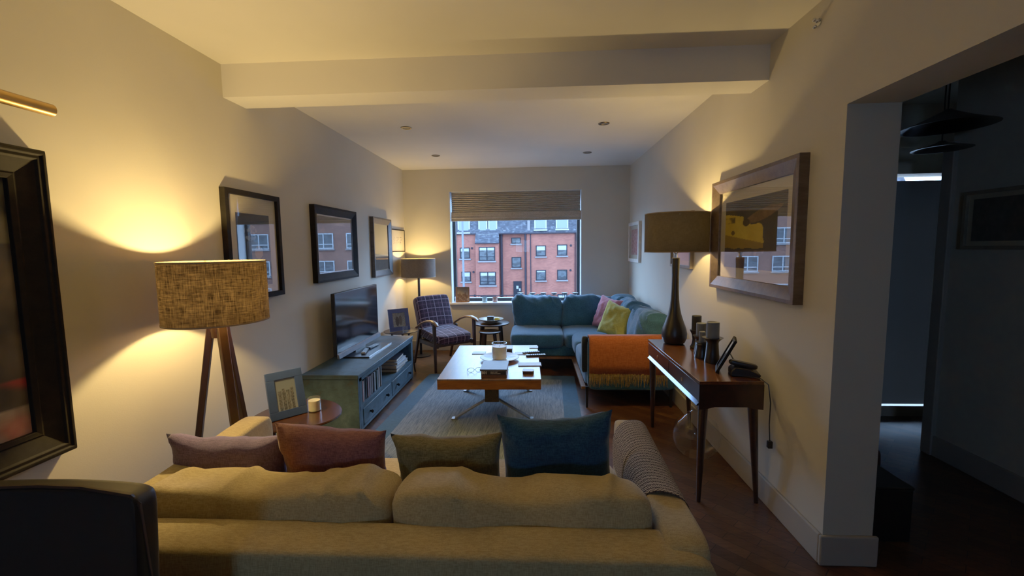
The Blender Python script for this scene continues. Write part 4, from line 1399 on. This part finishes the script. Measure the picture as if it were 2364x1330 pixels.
# things on the console
def candle_holder(label, x, y, hh, rr, cr, ch, cmat, shape):
    t = thing('candle_holder', label, 'candle holder', (x, y, TZ + .0006))
    if shape == 'tall':
        prof = [(0, 0), (.04, 0), (.042, .01), (.030, .03), (.026, hh * .5), (.032, hh * .8), (rr, hh), (rr, hh + .006), (.02, hh + .006), (0, hh + .004)]
    else:
        prof = [(0, 0), (.046, 0), (.047, .006), (.040, hh * .4), (.036, hh * .82), (.040, hh * .9), (rr, hh), (rr + .008, hh + .006), (rr, hh + .006), (0, hh + .002)]
    b = nb(); lathe(b, prof, 36)
    obj('holder', b, MAT['black'], t)
    b = nb(); lathe(b, [(0, 0), (cr, 0), (cr, ch - .003), (cr - .003, ch), (cr - .008, ch - .004), (0, ch - .006)], 32)
    obj('candle', b, cmat, t, loc=(0, 0, hh + .0065))
    return t
bluewax = plain('blue_grey_wax', C(92, 100, 112), .5)
candle_holder('black candle holder with a black candle, furthest back beside the console lamp base', 1.175, 3.19, .13, .045, .033, .105, plain('black_wax', C(26, 24, 24), .5), 'tall')
candle_holder('black turned candle holder with blue-grey candle, in the middle of the console', 1.15, 3.03, .12, .048, .034, .088, bluewax, 'flare')
candle_holder('black flared candle holder with a tall blue-grey candle, nearest on the console', 1.135, 2.80, .155, .056, .039, .10, bluewax, 'flare')
candle_holder('small black holder with short grey candle between the two blue-grey candles', 1.115, 2.92, .10, .036, .02, .07, bluewax, 'flare')
t = photo_frame('small dark photo frame seen edge on, leaning on its easel on the console', .15, .22, .02, (1.09, 2.62, TZ + .001), -112, 26, MAT['blackframe'], ph_couple)
t = thing('telephone', 'black cordless telephone base on the near end of the console', 'telephone', (1.198, 2.52, TZ + .0006), math.radians(-15))
b = nb(); prism(b, [(-.07, 0), (.08, 0), (.085, .018), (.03, .045), (-.05, .052), (-.07, .03)], 'y', -.055, .055)
obj('base', b, MAT['black'], t, bevel=.006)
obj('handset', soft_box(.15, .045, .03, 5, (14, 6, 6)), MAT['black'], t, loc=(-.0, .0, .062), rot=(0, math.radians(10), 0))
t = thing('power_cable', 'thin black cable with a plug hanging off the back of the console', 'cable', (1.27, 2.42, TZ))
obj('cord', tube(nb(), [(-.10, .06, .006), (-.02, -.0, .008), (.012, -.02, -.02), (.022, -.03, -.12), (.02, -.03, -.24), (.024, -.035, -.34)], .003, 8), MAT['black'], t)
obj('plug', bx(.012, .036, -.047, -.023, -.375, -.335), MAT['black'], t, bevel=.003)
# glass demijohn under the console
t = thing('glass_demijohn', 'large round clear glass demijohn on the floor under the console', 'bottle', (1.13, 3.02, 0))
prof = [(0, .004), (.08, .004), (.13, .04), (.158, .11), (.16, .17), (.13, .25), (.07, .30), (.03, .33), (.027, .38), (.033, .385), (.033, .39), (.024, .39)]
b = nb(); lathe(b, prof, 40, cap=False)
obj('glass_body', b, MAT['glass_thin'], t)

# ------------------------------------------------------------------ window sill objects
SZ = WZ0 + .0035
def ph_warm(u, v):
    c = mixc((206, 190, 168), (150, 130, 110), v)
    for k in range(6):
        if abs(u - .12 - k * .15 + .03 * nz(0, v, 9, k)) < .055 * (.5 + 1.1 * abs(math.sin(v * 9 + k))) and v < .5 + .12 * math.sin(k * 2.1) + .05: c = mixc((84, 56, 40), (150, 112, 84), .5 + nz(u, v, 20, k))
    return c
photo_frame('brown framed group photo standing at the left end of the window sill', .20, .225, .016, (-1.055, 6.20, SZ), 4, 6, MAT['midwood'], ph_warm, easel=False)
for x, c, lab in ((-.735, (.35, .5, .5, 1), 'grey-green glass tealight holder on the window sill'), (-.585, (.5, .22, .14, 1), 'amber red glass tealight holder on the window sill')):
    t = thing('tealight_holder', lab, 'tealight holder', (x, 6.22, SZ))
    m = plain('tinted_glass', c, .1, coat=.8)
    b = nb(); lathe(b, [(0, 0), (.03, 0), (.036, .01), (.037, .07), (.034, .07), (.033, .012), (0, .01)], 28, cap=False)
    obj('holder', b, m, t)
    b = nb(); lathe(b, [(0, .012), (.018, .012), (.018, .026), (0, .026)], 18)
    obj('tealight', b, MAT['wax'], t)
for i, x in enumerate((-.215, -.04, .115, .27, .42, .57)):
    lab = ['first', 'second', 'third', 'fourth', 'fifth', 'last'][i]
    t = thing('stemmed_cup', f'dark stemmed candle cup on the window sill behind the teal sofa, {lab} from the left', 'candle cup', (x, 6.23, SZ), group='stemmed candle cups on the sill')
    b = nb(); lathe(b, [(0, 0), (.03, 0), (.03, .004), (.005, .012), (.005, .088), (.012, .094), (.042, .122), (.045, .128), (.042, .13), (.01, .10), (0, .098)], 28, cap=False)
    obj('cup', b, MAT['black'], t)
    b = nb(); lathe(b, [(0, .112), (.024, .112), (.030, .131), (0, .131)], 20)
    obj('candle', b, MAT['coaster'], t)
t = thing('white_ornament', 'small white ornament beside the photo at the left end of the window sill', 'ornament', (-1.165, 6.24, SZ))
b = nb(); lathe(b, [(0, 0), (.018, 0), (.02, .008), (.008, .02), (.006, .045), (.012, .06), (.008, .075), (0, .08)], 20)
obj('figure', b, MAT['white'], t)

# ------------------------------------------------------------------ hall objects
def pendant(label, loc, r, h, cord):
    t = thing('pendant_lamp', label, 'lamp', loc, group='unlit pendant lamps in the hallway')
    b = nb(); lathe(b, [(.018, h), (.03, h - .01), (r * .55, h * .42), (r, 0), (r - .004, 0), (r * .55, h * .42 - .006), (.02, h - .02)], 44, cap=False)
    obj('lamp_shade', b, MAT['black'], t)
    obj('cord', tube(nb(), [(0, 0, h - .01), (0, 0, cord)], .004, 6), MAT['black'], t)
pendant('wide black conical pendant lamp hanging in the dark hallway', (2.42, 2.75, 2.16), .22, .10, ZC - 2.16)
pendant('second black pendant lamp, lower and further along the hallway', (2.60, 2.98, 2.08), .15, .05, ZC - 2.08)
t = thing('storage_box', 'black box on the hallway floor just behind the wall edge', 'box', (1.73, 2.22, 0))
obj('body', bx(-.15, .125, -.09, .15, 0, .27), MAT['black'], t, bevel=.004)
obj('lid', bx(-.153, .128, -.093, .153, .27, .285), MAT['black'], t, bevel=.004)
t = thing('leather_bag', 'dark red-brown bag behind the black box in the hallway', 'bag', (1.86, 2.62, 0))
obj('bag_body', soft_box(.34, .2, .3, 5, (14, 10, 12), .01, 6, 3), plain('oxblood_leather', C(66, 26, 22), .5), t, sharp=60, loc=(0, 0, .155))
obj('strap', tube(nb(), [(-.1, 0, .3), (-.07, 0, .38), (0, 0, .41), (.07, 0, .38), (.1, 0, .3)], .008, 8), bpy.data.materials['oxblood_leather'], t)

# ------------------------------------------------------------------ outside
YB = 46.0
K = YB / 999
def BX(cx_): return (1020 + .218 * cx_ - 1235) * K
def BZ(cy_): return 1.486 - (430 + .218 * cy_ - 572 + 0.0 ) * K
def brick(name, c1, c2, mo):
    m = N(name)
    m.tc = m.n('ShaderNodeTexCoord')
    s = m.n('ShaderNodeSeparateXYZ'); m.l(m.tc.outputs['Object'], s.inputs[0])
    cb = m.n('ShaderNodeCombineXYZ'); m.l(m.math('ADD', s.outputs[0], s.outputs[1]), cb.inputs[0]); m.l(s.outputs[2], cb.inputs[1])
    b = m.n('ShaderNodeTexBrick'); b.inputs['Scale'].default_value = 1; b.inputs['Brick Width'].default_value = .24; b.inputs['Row Height'].default_value = .08
    b.inputs['Mortar Size'].default_value = .008
    b.inputs['Color1'].default_value = c1; b.inputs['Color2'].default_value = c2; b.inputs['Mortar'].default_value = mo
    m.l(cb.outputs[0], b.inputs['Vector'])
    g = m.ramp(m.noise(m.co(), .6, 5, .65), [(.3, (.78, .76, .78, 1)), (.7, (1.15, 1.12, 1.12, 1))])
    m.base(m.mix(1.0, b.outputs['Color'], g, 'MULTIPLY'))
    return m.set(Roughness=.95, Specular_IOR_Level=.08)
MAT['brick'] = brick('red_brick', C(136, 74, 60), C(118, 62, 51), C(104, 80, 72))
MAT['brick2'] = brick('brown_brick', C(104, 70, 58), C(90, 58, 50), C(84, 70, 62))
def slate():
    m = N('slate_roof')
    f = m.noise(m.co((1, 1, 2.5)), 3.0, 6, .7)
    m.base(m.ramp(f, [(.35, C(38, 39, 45)), (.55, C(54, 56, 64)), (.75, C(104, 110, 114))]))
    return m.set(Roughness=.9, Specular_IOR_Level=.08)
MAT['slate'] = slate()
MAT['upvc'] = plain('white_window_plastic', C(124, 128, 134), .4)
MAT['darkframe'] = plain('dark_window_frame', C(20, 20, 26), .6, spec=.08)
m = N('street_window_glass')
g = m.noise(m.co((1, 1, 2)), 1.1, 3)
m.base(m.ramp(g, [(.4, C(20, 22, 27)), (.55, C(52, 58, 64)), (.65, C(28, 32, 38))]))
MAT['streetglass'] = m.set(Roughness=.25, Specular_IOR_Level=.25)
m = N('sky_lit_window'); m.base(C(84, 96, 102)); MAT['dormerglass'] = m.set(Roughness=.3)
MAT['stone'] = plain('pale_stone', C(92, 88, 90), .8)
MAT['pipe'] = plain('drain_pipe', C(34, 28, 34), .7, spec=.08)

def ext_window(parent, x0, x1, z0, z1, y, double=False, frame=None, glass=None, sill=True, blind=0.0):
    f = .09
    b = nb()
    for a in ((x0, x0 + f, z0, z1), (x1 - f, x1, z0, z1), (x0 + f, x1 - f, z0, z0 + f), (x0 + f, x1 - f, z1 - f, z1)):
        box(b, a[0], a[1], y - .10, y, a[2], a[3])
    if double:
        xm = (x0 + x1) / 2
        box(b, xm - .05, xm + .05, y - .097, y, z0 + f, z1 - f)
        for xa, xb in ((x0 + f, xm - .05), (xm + .05, x1 - f)):
            box(b, xa, xb, y - .08, y, z0 + (z1 - z0) * .26, z0 + (z1 - z0) * .26 + .08)
    if sill: box(b, x0 - .1, x1 + .1, y - .18, y, z0 - .16, z0 - .02, 1)
    w = obj('window', b, [frame or MAT['darkframe'], MAT['stone']], parent, smooth=False)
    obj('window_glass', bx(x0 + f, x1 - f, y - .05, y - .01, z0 + f, z1 - f), glass or MAT['streetglass'], w, smooth=False)
    if blind:
        obj('blind', bx(x0 + f, x1 - f, y - .06, y - .052, z1 - (z1 - z0) * blind, z1 - f), MAT['upvc'], w, smooth=False)
    return w

t = thing('brick_apartment_building', 'red brick apartment block with slate roof seen through the window', 'building', (0, 0, 0))
GZ = -4.75
EZ = BZ(500)
b = nb()
box(b, -13.4, BX(365), YB, YB + 8, GZ, EZ)
box(b, BX(365), BX(608), YB - .7, YB + 8, GZ, BZ(600))
box(b, BX(608), BX(900), YB + .5, YB + 8, GZ, EZ)
box(b, BX(900), BX(1412), YB, YB + 8, GZ, EZ)
box(b, BX(1412), BX(1460), YB + .9, YB + 8, GZ, EZ - .9)
box(b, BX(1460), 11.5, YB, YB + 8, GZ, EZ)
obj('walls', b, MAT['brick'], t, smooth=False)
b = nb()
prism(b, [(YB - .15, EZ), (YB + 1.2, EZ + 3.6), (YB + 4, EZ + 4.6), (YB + 8, EZ + 4.6), (YB + 8, EZ)], 'x', -13.4, 11.5)
prism(b, [(YB - .78, BZ(600)), (YB - .2, EZ + .02), (YB + 1.2, EZ + .02), (YB + 1.2, BZ(600))], 'x', BX(362), BX(610))
obj('roof', b, MAT['slate'], t, smooth=False)
b = nb()
box(b, -13.4, BX(365), YB - .28, YB, EZ - .1, EZ + .02)
box(b, BX(608), BX(1412), YB - .28, YB + .5, EZ - .1, EZ + .02)
box(b, BX(362), BX(610), YB - .95, YB - .6, BZ(608), BZ(598))
obj('gutter', b, MAT['pipe'], t, smooth=False)
for a in ((190, 295, 645, 760, 0, .35), (400, 570, 640, 785, 1, .25), (735, 835, 545, 608, 0, 0), (995, 1100, 632, 745, 0, .45), (1218, 1323, 625, 740, 0, .5),
          (200, 300, 900, 1005, 0, .5), (405, 575, 900, 1040, 1, .3), (735, 838, 752, 865, 0, 0), (995, 1100, 890, 1000, 0, .2), (1218, 1323, 888, 995, 0, 0),
          (410, 575, 1155, 1290, 1, 0), (1000, 1100, 1145, 1260, 0, .3), (1222, 1323, 1145, 1260, 0, .7)):
    yy = YB - .7 if 395 < a[0] < 420 else (YB + .5 if 700 < a[0] < 850 else YB)
    ext_window(t, BX(a[0]), BX(a[1]), BZ(a[3]), BZ(a[2]), yy, bool(a[4]), blind=a[5])
for a in ((180, 290, 372, 485), (400, 475, 372, 505), (505, 580, 372, 505), (990, 1100, 360, 465), (1215, 1325, 358, 462)):
    x0_, x1_ = BX(a[0]), BX(a[1])
    z1_ = BZ(a[3]) + 1.5
    dm = obj('dormer', bx(x0_ - .1, x1_ + .1, YB + .02, YB + 1.4, BZ(a[3]), z1_ + .15), MAT['upvc'], t, smooth=False)
    obj('dormer_glass', bx(x0_ + .05, x1_ - .05, YB - .02, YB + .02, BZ(a[3]) + .12, z1_), MAT['dormerglass'], dm, smooth=False)
    obj('dormer_sill', bx(x0_ - .15, x1_ + .15, YB - .25, YB + .1, BZ(a[3]) - .15, BZ(a[3])), MAT['upvc'], dm, smooth=False)
for xx, w, yy in ((378, .12, YB - .1), (630, .28, YB + .2), (885, .22, YB - .1), (940, .1, YB - .1), (1405, .1, YB - .1), (150, .1, YB - .1)):
    obj('drainpipe', tube(nb(), [(BX(xx), yy, EZ + (.0 if xx != 378 else -1)), (BX(xx), yy, GZ)], w / 2, 8), MAT['pipe'], t)
for xx in (650, 908):
    obj('chimney_flue', bx(BX(xx), BX(xx) + .28, YB - .05, YB + .4, EZ, EZ + (1.4 if xx > 700 else .35)), MAT['stone'], t, smooth=False)
for cxx, cyy in ((318, 652), (330, 905), (338, 1158), (1362, 636), (1358, 895)):
    b = nb(); lathe(b, [(0, 0), (.12, 0), (.12, .06), (0, .06)], 14)
    obj('vent', b, MAT['pipe'], t, loc=(BX(cxx), YB, BZ(cyy)), rot=(PI / 2, 0, 0))
dd = obj('entrance_door', bx(BX(752), BX(840), YB + .36, YB + .5, BZ(1215), BZ(1010)), MAT['darkframe'], t, smooth=False)
obj('door_notice', bx(BX(784), BX(806), YB + .33, YB + .36, BZ(1092), BZ(1060)), MAT['upvc'], dd, smooth=False)
obj('door_notice', bx(BX(812), BX(828), YB + .33, YB + .36, BZ(1115), BZ(1088)), MAT['upvc'], dd, smooth=False)
obj('door_step', bx(BX(700), BX(880), YB - 1.2, YB + .4, GZ, BZ(1200)), MAT['stone'], t, smooth=False)

def neighbour(label, x0, x1, y, top, cw, seed, rot=0, cx_=0):
    t = thing('brick_building', label, 'building', (x0, y, 0), rot)
    L = x1 - x0
    obj('walls', bx(0, L, 0, 8, GZ, top), MAT['brick2'], t, smooth=False)
    obj('roof', prism(nb(), [(-.2, top), (1.4, top + 2.5), (8, top + 2.5), (8, top)], 'x', 0, L), MAT['slate'], t, smooth=False)
    n = int(L / cw)
    for i in range(n):
        for zz in (-3.8, -1.1, 1.6, 4.3):
            if zz + 1.6 > top: continue
            ext_window(t, i * cw + cw * .2, i * cw + cw * .8, zz, zz + 1.5, 0, True, MAT['upvc'])
neighbour('brown brick block with wide white windows, to the right of the red one', 12.2, 34, 42, 6.4, 3.3, 2)
neighbour('brown brick block with white windows, left of the red one, beyond the window edge', -36, -14, 43, 5.6, 3.3, 4)

g = struct('ground', bx(-70, 70, 7, 90, GZ - .3, GZ), plain('asphalt_and_pavement', C(80, 80, 82), .9, scale=1.5))
# street lamp
t = thing('street_lamp', 'pale grey street lamp post outside the left half of the window', 'street lamp', (-3.42, 20.5, GZ))
obj('pole', tube(nb(), [(0, 0, 0), (0, 0, 4.0), (0, 0, 8.5)], .06, 12, r2=.045), plain('galvanised_post', C(62, 70, 82), .5), t)
obj('lamp_head', tube(nb(), [(0, 0, 8.45), (.3, -.3, 8.75), (1.0, -1.0, 8.8)], .05, 8), bpy.data.materials['galvanised_post'], t)
obj('control_box', bx(-.07, .07, -.09, -.03, 3.9, 4.15), MAT['upvc'], t)
# railings in front of the building
t = thing('metal_railing', 'long dark metal railing in front of the red brick building', 'railing', (0, 41.5, GZ))
zr = BZ(1135) * .92 - GZ
obj('top_rail', tube(nb(), [(-6.4, 0, zr), (9, 0, zr)], .04, 6), MAT['darkframe'], t)
b = nb()
x = -6.4
while x < 9:
    tube(b, [(x, 0, 0), (x, 0, zr)], .035 if False else .018, 4); x += .9
obj('posts', b, MAT['darkframe'], t)
for k, (x, y, r) in enumerate(((-.6, 43, 1.25), (1.9, 43.5, .9), (4.2, 43.6, .7))):
    b = nb(); bmesh.ops.create_icosphere(b, subdivisions=4, radius=r)
    for v in b.verts:
        v.co *= 1 + .28 * noise.noise(v.co * 2.6 + Vector((k, 0, 0))) + .15 * noise.noise(v.co * 7)
        v.co.z *= .8
    mt = bpy.data.materials.get('hedge_leaves') or plain('hedge_leaves', C(62, 80, 58), .8, var=.35, scale=6)
    tag(obj('shrub', b, mt, None, loc=(x, y, GZ + r * .45), smooth=True, sharp=80), ['large round green shrub left of the entrance steps outside', 'medium green shrub in the middle of the planting outside', 'small green shrub furthest right outside'][k], 'shrub')

# ------------------------------------------------------------------ light
w = bpy.data.worlds.new('overcast_dusk_sky')
bpy.context.scene.world = w
w.use_nodes = True
nt = w.node_tree
bg = nt.nodes['Background']
tc = nt.nodes.new('ShaderNodeTexCoord')
nzt = nt.nodes.new('ShaderNodeTexNoise'); nzt.inputs['Scale'].default_value = 3
rp = nt.nodes.new('ShaderNodeValToRGB')
rp.color_ramp.elements[0].position = .3; rp.color_ramp.elements[0].color = (.30, .53, .98, 1)
rp.color_ramp.elements[1].position = .7; rp.color_ramp.elements[1].color = (.38, .61, 1.0, 1)
nt.links.new(tc.outputs['Generated'], nzt.inputs['Vector'])
nt.links.new(nzt.outputs['Fac'], rp.inputs[0])
nt.links.new(rp.outputs[0], bg.inputs[0])
bg.inputs[1].default_value = 14.0

def portal(loc, rot, sx, sy, name):
    l = bpy.data.lights.new(name, 'AREA')
    l.shape = 'RECTANGLE'; l.size = sx; l.size_y = sy
    l.cycles.is_portal = True
    o = bpy.data.objects.new(name, l)
    o.location = loc; o.rotation_euler = rot
    link(o)
portal(((WX0 + WX1) / 2, YG + .06, (WZ0 + WZ1) / 2), (-PI / 2, 0, 0), WX1 - WX0, WZ1 - WZ0, 'window_portal')
portal((-.45, YBK - .21, 1.5), (PI / 2, 0, 0), .9, .6, 'fill_window_portal')

sc = bpy.context.scene
sc.view_settings.view_transform = 'Standard'
sc.view_settings.look = 'None'
sc.view_settings.exposure = 0.0
sc.view_settings.gamma = 1.33
sc.cycles.use_denoising = True
sc.cycles.max_bounces = 8
sc.cycles.diffuse_bounces = 4
sc.cycles.glossy_bounces = 4
sc.cycles.transparent_max_bounces = 12
sc.cycles.sample_clamp_indirect = 6
sc.cycles.caustics_reflective = False
sc.cycles.caustics_refractive = False
